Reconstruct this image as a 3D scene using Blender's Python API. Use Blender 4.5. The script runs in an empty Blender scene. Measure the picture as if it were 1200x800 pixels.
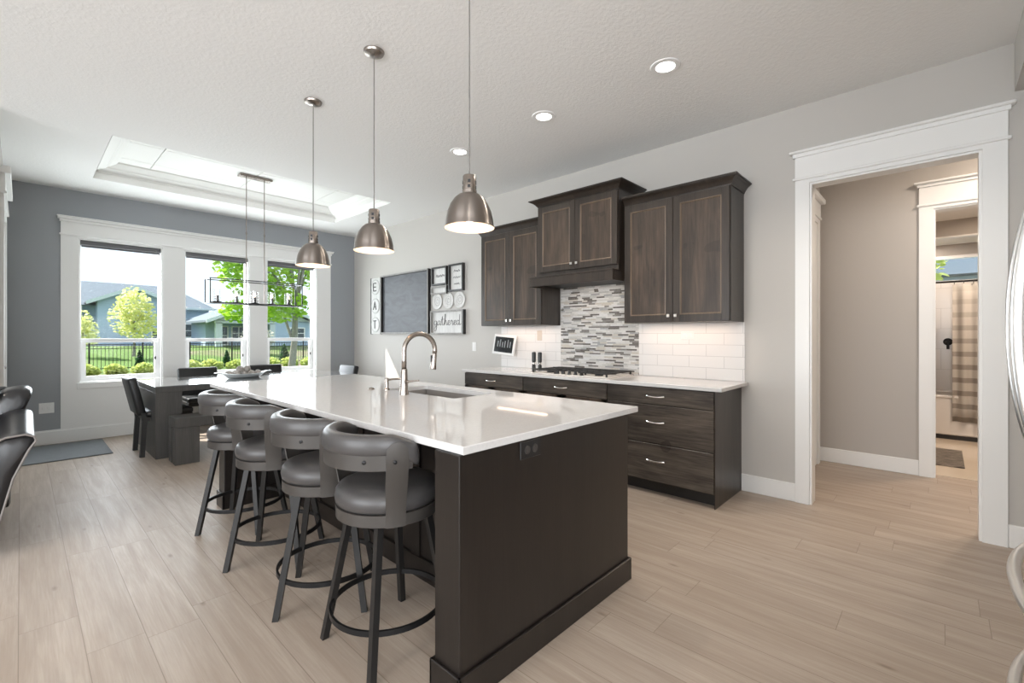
import bpy, bmesh, math, random
from mathutils import Vector, Matrix
R = math.radians
S = bpy.context.scene
COL = S.collection

# ------------------------------------------------------------------ camera, world, sun, daylight, exposure
cam = bpy.data.objects.new('camera', bpy.data.cameras.new('camera'))
COL.objects.link(cam)
cam.location = (0, 0, 1.3048)
cam.rotation_euler = (R(90), 0, R(-46.944))
cam.data.sensor_width = 36
cam.data.lens = 538.03 / 1200 * 36
cam.data.shift_y = -6.9 / 1200
cam.data.clip_start = 0.05
cam.data.clip_end = 400
S.camera = cam
S.view_settings.view_transform = 'Standard'
S.view_settings.look = 'None'
S.view_settings.gamma = 1
S.view_settings.use_curve_mapping = False
S.view_settings.exposure = 0.06
S.cycles.use_denoising = True
S.cycles.max_bounces = 10
S.cycles.diffuse_bounces = 6
S.cycles.transparent_max_bounces = 24
S.cycles.sample_clamp_indirect = 6
S.cycles.caustics_reflective = False
S.cycles.caustics_refractive = False

W = bpy.data.worlds.new('sky')
S.world = W
W.use_nodes = True
bg = W.node_tree.nodes['Background']
bg.inputs[0].default_value = (0.78, 0.90, 1.0, 1)
bg.inputs[1].default_value = 1.5

def light(name, kind, loc, power, color=(1, 1, 1), aim=None, **kw):
    d = bpy.data.lights.new(name, kind)
    d.energy = power
    d.color = color
    for k, v in kw.items():
        setattr(d, k, v)
    o = bpy.data.objects.new(name, d)
    COL.objects.link(o)
    o.location = loc
    if aim is not None:
        o.rotation_euler = Vector(aim).to_track_quat('-Z', 'Y').to_euler()
    return o

light('sun', 'SUN', (-20, 30, 30), 11.0, (1.0, 0.95, 0.86), aim=(0.706, -1.03, -1.185), angle=R(0.6))
DAY = (0.90, 0.95, 1.0)
# added fill lights, unseen, behind and to the left of the camera
light('added_side_fill', 'AREA', (-5.6, 1.2, 1.65), 330, DAY, aim=(1, 0, 0.3), shape='RECTANGLE', size=5.0, size_y=2.5)
light('added_rear_fill', 'AREA', (-2.2, -3.7, 1.65), 400, DAY, aim=(0.25, 1, 0.3), shape='RECTANGLE', size=5.0, size_y=2.5)
# daylight entering at the dining windows
for wx, wl in ((0.91, 0.82), (2.0, 0.82), (3.06, 0.76)):
    light('daylight_dining_window', 'AREA', (wx, 8.06, 1.65), 42, DAY, aim=(0, -1, 0.1), shape='RECTANGLE', size=wl, size_y=1.6)
# warm ceiling cans outside the frame
for cx, cy in ((2.93, 0.3), (0.2, 0.3), (-1.5, 1.5), (-1.5, 3.8), (-3.5, 2.6)):
    light('ceiling_can', 'SPOT', (cx, cy, 3.06), 38, (1, 0.90, 0.78), aim=(0, 0, -1), spot_size=R(130), spot_blend=0.7, shadow_soft_size=0.07)

# ------------------------------------------------------------------ materials
def mat(name, color=(0.8, 0.8, 0.8), rough=0.5, metal=0.0, **kw):
    m = bpy.data.materials.new(name)
    m.use_nodes = True
    p = m.node_tree.nodes['Principled BSDF']
    p.inputs['Base Color'].default_value = (*color, 1)
    p.inputs['Roughness'].default_value = rough
    p.inputs['Metallic'].default_value = metal
    for k, v in kw.items():
        p.inputs[k].default_value = v
    return m

class N:
    """small node helper"""
    def __init__(self, m):
        self.t = m.node_tree
        self.p = self.t.nodes['Principled BSDF']
    def n(self, typ, **kw):
        o = self.t.nodes.new(typ)
        for k, v in kw.items():
            setattr(o, k, v)
        return o
    def l(self, a, b):
        self.t.links.new(a, b)
    def coord(self, scale=(1, 1, 1), rot=(0, 0, 0), loc=(0, 0, 0)):
        tc = self.n('ShaderNodeTexCoord')
        mp = self.n('ShaderNodeMapping')
        mp.inputs['Scale'].default_value = scale
        mp.inputs['Rotation'].default_value = rot
        mp.inputs['Location'].default_value = loc
        self.l(tc.outputs['Object'], mp.inputs[0])
        return mp.outputs[0]
    def noise(self, vec, scale, detail=3, rough=0.5, dist=0.0):
        o = self.n('ShaderNodeTexNoise')
        o.inputs['Scale'].default_value = scale
        o.inputs['Detail'].default_value = detail
        o.inputs['Roughness'].default_value = rough
        o.inputs['Distortion'].default_value = dist
        if vec is not None:
            self.l(vec, o.inputs['Vector'])
        return o.outputs['Fac']
    def ramp(self, fac, stops, interp='LINEAR'):
        o = self.n('ShaderNodeValToRGB')
        r = o.color_ramp
        r.interpolation = interp
        while len(r.elements) < len(stops):
            r.elements.new(0.5)
        for e, (p, c) in zip(r.elements, stops):
            e.position = p
            e.color = (*c, 1)
        self.l(fac, o.inputs[0])
        return o.outputs[0]
    def mix(self, fac, a, b, blend='MIX'):
        o = self.n('ShaderNodeMix', data_type='RGBA', blend_type=blend)
        if isinstance(fac, (int, float)):
            o.inputs[0].default_value = fac
        else:
            self.l(fac, o.inputs[0])
        for i, v in ((6, a), (7, b)):
            if isinstance(v, tuple):
                o.inputs[i].default_value = (*v, 1)
            else:
                self.l(v, o.inputs[i])
        return o.outputs[2]
    def math(self, op, a, b=None):
        o = self.n('ShaderNodeMath', operation=op)
        for i, v in enumerate((a, b)):
            if v is None:
                continue
            if isinstance(v, (int, float)):
                o.inputs[i].default_value = v
            else:
                self.l(v, o.inputs[i])
        return o.outputs[0]
    def bump(self, h, strength=0.2, dist=0.01):
        o = self.n('ShaderNodeBump')
        o.inputs['Strength'].default_value = strength
        o.inputs['Distance'].default_value = dist
        self.l(h, o.inputs['Height'])
        self.l(o.outputs[0], self.p.inputs['Normal'])
    def base(self, c):
        self.l(c, self.p.inputs['Base Color'])

def paint(name, color, rough=0.6):
    m = mat(name, color, rough)
    k = N(m)
    k.bump(k.noise(k.coord(), 160, 2), 0.06, 0.003)
    return m

def wood(name, cols, grain_axis=2, rough=0.4, scale=1.0, knots=True):
    """stained timber: long soft grain along one local axis, cloudy stain and a few knots"""
    m = mat(name, cols[1], rough)
    k = N(m)
    sc = [9 * scale] * 3
    sc[grain_axis] = 0.7 * scale
    v = k.coord(tuple(sc))
    a = k.noise(v, 1.5, 5, 0.6, 0.9)
    c = k.ramp(a, [(0.28, cols[0]), (0.5, cols[1]), (0.72, cols[2])])
    sc2 = [30 * scale] * 3
    sc2[grain_axis] = 1.2 * scale
    fine = k.noise(k.coord(tuple(sc2)), 4, 4, 0.7)
    c = k.mix(0.35, c, k.ramp(fine, [(0.3, tuple(x * 0.55 for x in cols[0])), (0.7, tuple(min(1, x * 1.25) for x in cols[2]))]))
    if knots:
        cl = k.noise(k.coord((2.4, 2.4, 2.4)), 1.3, 2)
        c = k.mix(k.math('MULTIPLY', k.math('GREATER_THAN', cl, 0.64), 0.35), c, tuple(x * 0.5 for x in cols[0]))
    if knots:
        sc3 = [3.2] * 3
        sc3[grain_axis] = 1.0
        cloud = k.noise(k.coord(tuple(sc3)), 1.6, 3, 0.55, 0.8)
        c = k.mix(1.0, c, k.ramp(cloud, [(0.33, (0.62, 0.62, 0.62)), (0.67, (1.35, 1.32, 1.28))]), 'MULTIPLY')
    k.base(c)
    k.bump(fine, 0.08, 0.002)
    return m

def thin_glass(name, tint=(1, 1, 1), refl=0.06):
    m = bpy.data.materials.new(name)
    m.use_nodes = True
    t = m.node_tree
    t.nodes.clear()
    out = t.nodes.new('ShaderNodeOutputMaterial')
    mx = t.nodes.new('ShaderNodeMixShader')
    tr = t.nodes.new('ShaderNodeBsdfTransparent')
    tr.inputs[0].default_value = (*tint, 1)
    gl = t.nodes.new('ShaderNodeBsdfGlossy')
    gl.inputs['Roughness'].default_value = 0.02
    mx.inputs[0].default_value = refl
    t.links.new(tr.outputs[0], mx.inputs[1])
    t.links.new(gl.outputs[0], mx.inputs[2])
    t.links.new(mx.outputs[0], out.inputs[0])
    return m

def emit(name, color, strength):
    m = mat(name, (0.9, 0.9, 0.9), 0.4)
    p = m.node_tree.nodes['Principled BSDF']
    p.inputs['Emission Color'].default_value = (*color, 1)
    p.inputs['Emission Strength'].default_value = strength
    return m

M = {}
M['wall'] = paint('greige_wall_paint', (0.52, 0.50, 0.472))
M['slate'] = paint('slate_wall_paint', (0.315, 0.333, 0.353))
M['taupe'] = paint('taupe_wall_paint', (0.46, 0.43, 0.40))
M['white'] = mat('white_trim_paint', (0.82, 0.82, 0.81), 0.35)
M['tray'] = paint('white_tray_paint', (0.86, 0.86, 0.84))
M['vinyl'] = mat('white_vinyl', (0.85, 0.85, 0.85), 0.3)
m = M['ceil'] = mat('knockdown_ceiling', (0.84, 0.84, 0.835), 0.85)
k = N(m)
nz = k.ramp(k.noise(k.coord((1, 1, 1)), 42, 4, 0.6, 0.4), [(0.42, (0, 0, 0)), (0.62, (1, 1, 1))])
k.bump(nz, 0.19, 0.005)

# vinyl plank floor, planks run along the kitchen
m = M['floor'] = mat('vinyl_plank_floor', (0.45, 0.37, 0.3), 0.34, **{'Specular IOR Level': 0.35})
k = N(m)
tc = k.n('ShaderNodeTexCoord')
sp = k.n('ShaderNodeSeparateXYZ')
k.l(tc.outputs['Object'], sp.inputs[0])
PW, PL = 0.1905, 1.22
rx = k.math('DIVIDE', k.math('ADD', sp.outputs[0], 20 * PW + 0.008), PW)
row = k.math('FLOOR', rx)
wn = k.n('ShaderNodeTexWhiteNoise', noise_dimensions='1D')
k.l(row, wn.inputs['W'])
ly = k.math('ADD', k.math('DIVIDE', k.math('ADD', sp.outputs[1], 30), PL), wn.outputs['Value'])
colm = k.math('FLOOR', ly)
cv = k.n('ShaderNodeCombineXYZ')
k.l(row, cv.inputs[0]); k.l(colm, cv.inputs[1])
wn2 = k.n('ShaderNodeTexWhiteNoise', noise_dimensions='2D')
k.l(cv.outputs[0], wn2.inputs['Vector'])
# grain, shifted per plank
off = k.n('ShaderNodeVectorMath', operation='MULTIPLY_ADD')
k.l(wn2.outputs['Color'], off.inputs[0])
off.inputs[1].default_value = (7, 9, 5)
k.l(tc.outputs['Object'], off.inputs[2])
mp = k.n('ShaderNodeMapping'); mp.inputs['Scale'].default_value = (11, 0.8, 1); k.l(off.outputs[0], mp.inputs[0])
g1 = k.noise(mp.outputs[0], 1.6, 5, 0.62, 0.5)
mp2 = k.n('ShaderNodeMapping'); mp2.inputs['Scale'].default_value = (70, 2.2, 1); k.l(off.outputs[0], mp2.inputs[0])
g2 = k.noise(mp2.outputs[0], 2.0, 4, 0.6)
base = k.ramp(wn2.outputs['Value'], [(0.0, (0.405, 0.338, 0.282)), (0.5, (0.43, 0.362, 0.303)), (1.0, (0.45, 0.38, 0.32))])
c = k.mix(k.ramp(g1, [(0.36, (0.62, 0.62, 0.62)), (0.64, (0, 0, 0))]), base, (0.30, 0.235, 0.185))
c = k.mix(k.ramp(g2, [(0.36, (0.4, 0.4, 0.4)), (0.6, (0, 0, 0))]), c, (0.30, 0.24, 0.19))
mp3 = k.n('ShaderNodeMapping'); mp3.inputs['Scale'].default_value = (9, 3.0, 1); k.l(off.outputs[0], mp3.inputs[0])
kn = k.n('ShaderNodeTexVoronoi'); kn.inputs['Scale'].default_value = 0.8; k.l(mp3.outputs[0], kn.inputs['Vector'])
c = k.mix(k.ramp(kn.outputs['Distance'], [(0.03, (0.6, 0.6, 0.6)), (0.1, (0, 0, 0))]), c, (0.17, 0.12, 0.09))
fx = k.math('FRACT', rx); fy = k.math('FRACT', ly)
sx = k.math('LESS_THAN', fx, 0.016); sy = k.math('LESS_THAN', fy, 0.0022)
seam = k.math('MAXIMUM', sx, sy)
c = k.mix(k.math('MULTIPLY', seam, 0.62), c, (0.16, 0.12, 0.09))
k.base(c)
k.l(k.ramp(g1, [(0.3, (0.50, 0.50, 0.50)), (0.7, (0.42, 0.42, 0.42))]), k.p.inputs['Roughness'])
k.bump(k.math('SUBTRACT', k.math('MULTIPLY', g2, 0.25), seam), 0.12, 0.002)

UP = ((0.022, 0.0165, 0.013), (0.050, 0.036, 0.0275), (0.092, 0.065, 0.047))
M['wood_v'] = wood('stained_alder_vertical', UP, 2, 0.36)
M['wood_frame'] = wood('stained_alder_frame', tuple(tuple(v * w for v, w in zip(c, (0.62, 0.66, 0.70))) for c in UP), 2, 0.32, knots=False)
M['wood_h'] = wood('stained_alder_horizontal', tuple(tuple(v * w for v, w in zip(c, (1.25, 1.5, 1.75))) for c in UP), 1, 0.24)
M['wood_edge'] = wood('stained_alder_edge', tuple(tuple(v * 0.5 for v in c) for c in UP), 2, 0.36, knots=False)
M['bead'] = wood('highlit_alder_bead', ((0.10, 0.075, 0.055), (0.17, 0.125, 0.092), (0.24, 0.18, 0.13)), 2, 0.4, knots=False)  # lighter brown paints the bevel highlight along the door panels
M['toe'] = mat('dark_toe_kick', (0.02, 0.017, 0.015), 0.5)
M['island'] = wood('espresso_island_wood', ((0.0085, 0.0065, 0.0056), (0.012, 0.0092, 0.0078), (0.0155, 0.012, 0.0102)), 2, 0.32, knots=False)
m = M['quartz'] = mat('white_quartz', (0.80, 0.79, 0.78), 0.05)
k = N(m)
k.base(k.ramp(k.noise(k.coord(), 90, 4), [(0.3, (0.60, 0.592, 0.588)), (0.7, (0.64, 0.633, 0.629))]))
M['quartz_edge'] = M['quartz']
m = M['nickel'] = mat('brushed_nickel', (0.34, 0.30, 0.27), 0.27, 1.0)
k = N(m)
k.bump(k.noise(k.coord((1, 1, 90)), 8, 2), 0.05, 0.002)
k.p.inputs['Anisotropic'].default_value = 0.6
m = M['spun'] = mat('spun_nickel', (0.29, 0.255, 0.23), 0.30, 1.0)
k = N(m)
k.p.inputs['Anisotropic'].default_value = 0.9
k.p.inputs['Anisotropic Rotation'].default_value = 0.25
tg = k.n('ShaderNodeTangent', direction_type='RADIAL', axis='Z')
k.l(tg.outputs[0], k.p.inputs['Tangent'])
M['chrome'] = mat('polished_nickel', (0.80, 0.78, 0.75), 0.14, 1.0)
M['steel'] = mat('stainless_steel', (0.72, 0.69, 0.66), 0.45, 0.2)
M['satin'] = mat('satin_stainless', (0.86, 0.86, 0.85), 0.3, 1.0)
M['black_metal'] = mat('black_metal', (0.02, 0.02, 0.021), 0.4, 0.6)
M['iron'] = mat('cast_iron', (0.035, 0.033, 0.032), 0.55, 0.3)
M['black'] = mat('black_plastic', (0.012, 0.012, 0.013), 0.35)
M['stool_metal'] = mat('grey_painted_stool_metal', (0.052, 0.047, 0.043), 0.4, 0.1)
M['stool_leg'] = mat('dark_grey_stool_leg_metal', (0.016, 0.015, 0.0145), 0.42, 0.0, **{'Specular IOR Level': 0.35})
def leather(name, color, rough):
    m = mat(name, color, rough)
    k = N(m)
    v = k.n('ShaderNodeTexVoronoi'); v.inputs['Scale'].default_value = 260
    k.l(k.coord(), v.inputs['Vector'])
    k.bump(v.outputs['Distance'], 0.12, 0.001)
    return m
M['stool_pad'] = leather('grey_faux_leather', (0.058, 0.055, 0.055), 0.36)
M['sofa'] = leather('black_leather', (0.010, 0.010, 0.012), 0.3)
N(M['sofa']).p.inputs['Coat Weight'].default_value = 0.35
N(M['sofa']).p.inputs['Coat Roughness'].default_value = 0.2
M['piping'] = mat('grey_piping', (0.22, 0.20, 0.19), 0.5)
M['table'] = wood('charcoal_oak', ((0.048, 0.046, 0.043), (0.064, 0.061, 0.057), (0.082, 0.078, 0.073)), 2, 0.42, knots=False)
M['table_top'] = wood('charcoal_oak_top_sheen', ((0.15, 0.152, 0.155), (0.18, 0.183, 0.187), (0.21, 0.213, 0.217)), 0, 0.08, knots=False)  # same wood as the legs, paler: window reflection put into the colour
N(M['table_top']).p.inputs['Coat Weight'].default_value = 1.0
N(M['table_top']).p.inputs['IOR'].default_value = 1.7
N(M['table_top']).p.inputs['Coat Roughness'].default_value = 0.06
M['chair_wood'] = mat('dark_chair_wood', (0.018, 0.0175, 0.017), 0.45)
M['chair_pad'] = leather('charcoal_chair_leather', (0.012, 0.0125, 0.013), 0.42)
M['glass'] = thin_glass('window_glass', (0.99, 0.995, 0.995), 0.035)
M['lamp_glass'] = thin_glass('clear_lamp_glass', (0.97, 0.97, 0.97), 0.09)
M['bulb'] = emit('warm_bulb', (1, 0.74, 0.45), 4)
M['can_lens'] = emit('can_light_lens', (1, 0.97, 0.92), 9)
M['shade_in'] = mat('white_shade_lining', (0.78, 0.70, 0.63), 0.6)
M['shade_cloth'] = mat('grey_roller_shade', (0.12, 0.12, 0.125), 0.8)
M['plate'] = mat('white_plastic_plate', (0.75, 0.75, 0.74), 0.35)
M['chalk'] = mat('chalkboard_slate', (0.085, 0.09, 0.098), 0.55)
k = N(M['chalk']); k.base(k.ramp(k.noise(k.coord((1, 1, 3)), 3, 5, 0.65, 1.0), [(0.3, (0.085, 0.09, 0.10)), (0.7, (0.14, 0.148, 0.165))]))
M['frame_black'] = mat('black_frame_wood', (0.02, 0.019, 0.018), 0.4)
M['frame_grey'] = wood('weathered_grey_frame', ((0.20, 0.195, 0.185), (0.30, 0.29, 0.28), (0.40, 0.39, 0.37)), 2, 0.6, knots=False)
M['sign_white'] = wood('whitewashed_board', ((0.58, 0.575, 0.56), (0.68, 0.675, 0.66), (0.74, 0.735, 0.72)), 2, 0.6, knots=False)
M['ink'] = mat('charcoal_lettering', (0.11, 0.11, 0.112), 0.6)
M['pale_grey'] = mat('pale_grey_paint', (0.50, 0.495, 0.485), 0.6)
M['screen'] = mat('dark_screen', (0.012, 0.014, 0.016), 0.15)
M['ceramic'] = mat('pale_ceramic', (0.80, 0.84, 0.85), 0.25)
m = M['cone'] = mat('grey_woven_balls', (0.16, 0.145, 0.13), 0.8)
k = N(m); k.base(k.ramp(k.noise(k.coord(), 90, 3), [(0.35, (0.14, 0.125, 0.11)), (0.65, (0.55, 0.51, 0.47))])); k.bump(k.noise(k.coord(), 70, 3), 0.6, 0.01)
m = M['rug'] = mat('blue_grey_doormat', (0.12, 0.128, 0.135), 0.9)
k = N(m); k.base(k.ramp(k.noise(k.coord((4, 90, 1)), 3, 3), [(0.35, (0.10, 0.11, 0.118)), (0.65, (0.19, 0.20, 0.21))]))
m = M['bathmat'] = mat('dark_woven_mat', (0.1, 0.085, 0.07), 0.9)
k = N(m); k.base(k.ramp(k.noise(k.coord((40, 3, 1)), 3, 3), [(0.4, (0.05, 0.042, 0.036)), (0.62, (0.22, 0.19, 0.16))]))

# stacked glass and stone mosaic
m = M['mosaic'] = mat('linear_mosaic_tile', (0.6, 0.6, 0.6), 0.16)
k = N(m)
tc = k.n('ShaderNodeTexCoord'); sp = k.n('ShaderNodeSeparateXYZ'); k.l(tc.outputs['Object'], sp.inputs[0])
zz = k.math('DIVIDE', k.math('ADD', sp.outputs[2], 5), 0.0165)
row = k.math('FLOOR', zz)
wn = k.n('ShaderNodeTexWhiteNoise', noise_dimensions='1D'); k.l(row, wn.inputs['W'])
yy = k.math('ADD', k.math('DIVIDE', k.math('ADD', sp.outputs[1], 5), 0.185), k.math('MULTIPLY', wn.outputs['Value'], 7))
ci = k.math('FLOOR', yy)
cv = k.n('ShaderNodeCombineXYZ'); k.l(row, cv.inputs[0]); k.l(ci, cv.inputs[1])
wa = k.n('ShaderNodeTexWhiteNoise', noise_dimensions='2D'); k.l(cv.outputs[0], wa.inputs['Vector'])
fy = k.math('FRACT', yy)
split = k.math('GREATER_THAN', fy, k.math('ADD', k.math('MULTIPLY', wa.outputs['Value'], 0.5), 0.25))
cv2 = k.n('ShaderNodeCombineXYZ'); k.l(row, cv2.inputs[0]); k.l(k.math('ADD', ci, k.math('MULTIPLY', split, 0.37)), cv2.inputs[1])
wb = k.n('ShaderNodeTexWhiteNoise', noise_dimensions='2D'); k.l(cv2.outputs[0], wb.inputs['Vector'])
c = k.ramp(wb.outputs['Value'], [(0.0, (0.62, 0.60, 0.57)), (0.22, (0.72, 0.70, 0.67)), (0.42, (0.50, 0.49, 0.47)), (0.52, (0.34, 0.34, 0.34)),
                                 (0.60, (0.56, 0.51, 0.44)), (0.68, (0.075, 0.06, 0.05)), (0.80, (0.17, 0.155, 0.14)), (0.90, (0.72, 0.71, 0.70))], 'CONSTANT')
c = k.mix(0.15, c, k.ramp(k.noise(k.coord((1, 8, 20)), 6, 3), [(0.3, (0.2, 0.19, 0.18)), (0.7, (0.8, 0.79, 0.77))]))
g = k.math('LESS_THAN', k.math('FRACT', zz), 0.1)
c = k.mix(k.math('MULTIPLY', g, 0.75), c, (0.42, 0.40, 0.38))
k.base(c)
# white tile in running bond
def subway(name, col, th, tw, ax):
    m = mat(name, col, 0.14)
    k = N(m)
    tc = k.n('ShaderNodeTexCoord'); sp = k.n('ShaderNodeSeparateXYZ'); k.l(tc.outputs['Object'], sp.inputs[0])
    cb = k.n('ShaderNodeCombineXYZ'); k.l(sp.outputs[ax], cb.inputs[0]); k.l(sp.outputs[2], cb.inputs[1])
    b = k.n('ShaderNodeTexBrick')
    b.inputs['Scale'].default_value = 1
    b.inputs['Brick Width'].default_value = tw
    b.inputs['Row Height'].default_value = th
    b.inputs['Mortar Size'].default_value = 0.0022
    b.inputs['Color1'].default_value = (*col, 1)
    b.inputs['Color2'].default_value = (*[v * 0.97 for v in col], 1)
    b.inputs['Mortar'].default_value = (*[v * 0.72 for v in col], 1)
    k.l(cb.outputs[0], b.inputs['Vector'])
    k.base(b.outputs['Color'])
    k.bump(k.math('SUBTRACT', 1.0, b.outputs['Fac']), 0.25, 0.002)
    return m
M['subway'] = subway('white_subway_tile', (0.78, 0.765, 0.75), 0.102, 0.305, 1)
M['bathtile'] = subway('pale_bath_tile', (0.62, 0.60, 0.585), 0.28, 0.56, 1)
M['bathfloor'] = subway('beige_floor_tile', (0.58, 0.50, 0.41), 0.3, 0.6, 0)
M['tub'] = mat('white_tub', (0.60, 0.58, 0.565), 0.25)
m = M['curtain'] = mat('striped_shower_curtain', (0.6, 0.57, 0.53), 0.8)
k = N(m)
tc = k.n('ShaderNodeTexCoord'); sp = k.n('ShaderNodeSeparateXYZ'); k.l(tc.outputs['Object'], sp.inputs[0])
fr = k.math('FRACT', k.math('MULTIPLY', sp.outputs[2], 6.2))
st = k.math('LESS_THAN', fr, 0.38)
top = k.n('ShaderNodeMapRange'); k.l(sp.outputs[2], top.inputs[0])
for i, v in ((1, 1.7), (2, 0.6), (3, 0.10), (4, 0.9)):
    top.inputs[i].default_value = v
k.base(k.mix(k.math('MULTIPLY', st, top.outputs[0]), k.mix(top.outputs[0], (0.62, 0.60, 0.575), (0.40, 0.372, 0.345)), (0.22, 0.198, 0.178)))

# outdoors
def leafmat(name, a, b):
    m = bpy.data.materials.new(name)
    m.use_nodes = True
    t = m.node_tree
    p = t.nodes['Principled BSDF']
    p.inputs['Roughness'].default_value = 0.5
    kk = N(m)
    c = kk.ramp(kk.noise(kk.coord(), 1.7, 3), [(0.35, a), (0.65, b)])
    kk.base(c)
    tr = t.nodes.new('ShaderNodeBsdfTranslucent')
    kk.l(c, tr.inputs[0])
    mx = t.nodes.new('ShaderNodeMixShader')
    mx.inputs[0].default_value = 0.5
    kk.l(p.outputs[0], mx.inputs[1]); kk.l(tr.outputs[0], mx.inputs[2])
    kk.l(mx.outputs[0], t.nodes['Material Output'].inputs[0])
    return m
M['leaf_green'] = leafmat('fresh_green_leaves', (0.26, 0.50, 0.03), (0.52, 0.72, 0.08))
M['leaf_yellow'] = leafmat('yellow_green_leaves', (0.64, 0.68, 0.26), (0.84, 0.85, 0.46))
M['leaf_hedge'] = leafmat('pale_green_leaves', (0.42, 0.52, 0.12), (0.70, 0.74, 0.28))
M['leaf_dark'] = leafmat('dark_green_needles', (0.035, 0.10, 0.04), (0.07, 0.17, 0.06))
M['leaf_grey'] = leafmat('silver_grey_leaves', (0.42, 0.44, 0.38), (0.62, 0.62, 0.55))
M['bark'] = wood('grey_bark', ((0.15, 0.14, 0.13), (0.24, 0.225, 0.21), (0.34, 0.32, 0.30)), 2, 0.8, knots=False)
m = M['grass'] = mat('lawn_grass', (0.2, 0.35, 0.08), 0.9)
k = N(m); k.base(k.mix(k.ramp(k.noise(k.coord(), 0.12, 4, 0.6), [(0.5, (0, 0, 0)), (0.62, (1, 1, 1))]),
                       k.ramp(k.noise(k.coord(), 3, 4), [(0.3, (0.06, 0.14, 0.012)), (0.7, (0.105, 0.20, 0.022))]), (0.22, 0.17, 0.125)))
def siding(name, col):
    m = mat(name, col, 0.7)
    k = N(m)
    tc = k.n('ShaderNodeTexCoord'); sp = k.n('ShaderNodeSeparateXYZ'); k.l(tc.outputs['Object'], sp.inputs[0])
    f = k.math('FRACT', k.math('DIVIDE', sp.outputs[2], 0.18))
    k.base(k.mix(k.math('MULTIPLY', k.math('LESS_THAN', f, 0.14), 0.35), col, tuple(v * 0.6 for v in col)))
    return m
M['siding_blue'] = siding('blue_grey_siding', (0.40, 0.52, 0.68))
M['siding_white'] = siding('white_siding', (0.78, 0.78, 0.77))
M['fascia'] = mat('pale_fascia_board', (0.58, 0.66, 0.70), 0.6)
m = M['shingle'] = mat('blue_grey_shingles', (0.25, 0.29, 0.33), 0.85)
k = N(m); k.base(k.ramp(k.noise(k.coord((1.5, 1.5, 6)), 4, 4), [(0.3, (0.11, 0.145, 0.185)), (0.7, (0.19, 0.235, 0.285))]))
M['house_glass'] = mat('dark_house_glass', (0.05, 0.07, 0.08), 0.08)
M['deckwood'] = mat('grey_soffit_boards', (0.25, 0.27, 0.28), 0.7)

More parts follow.
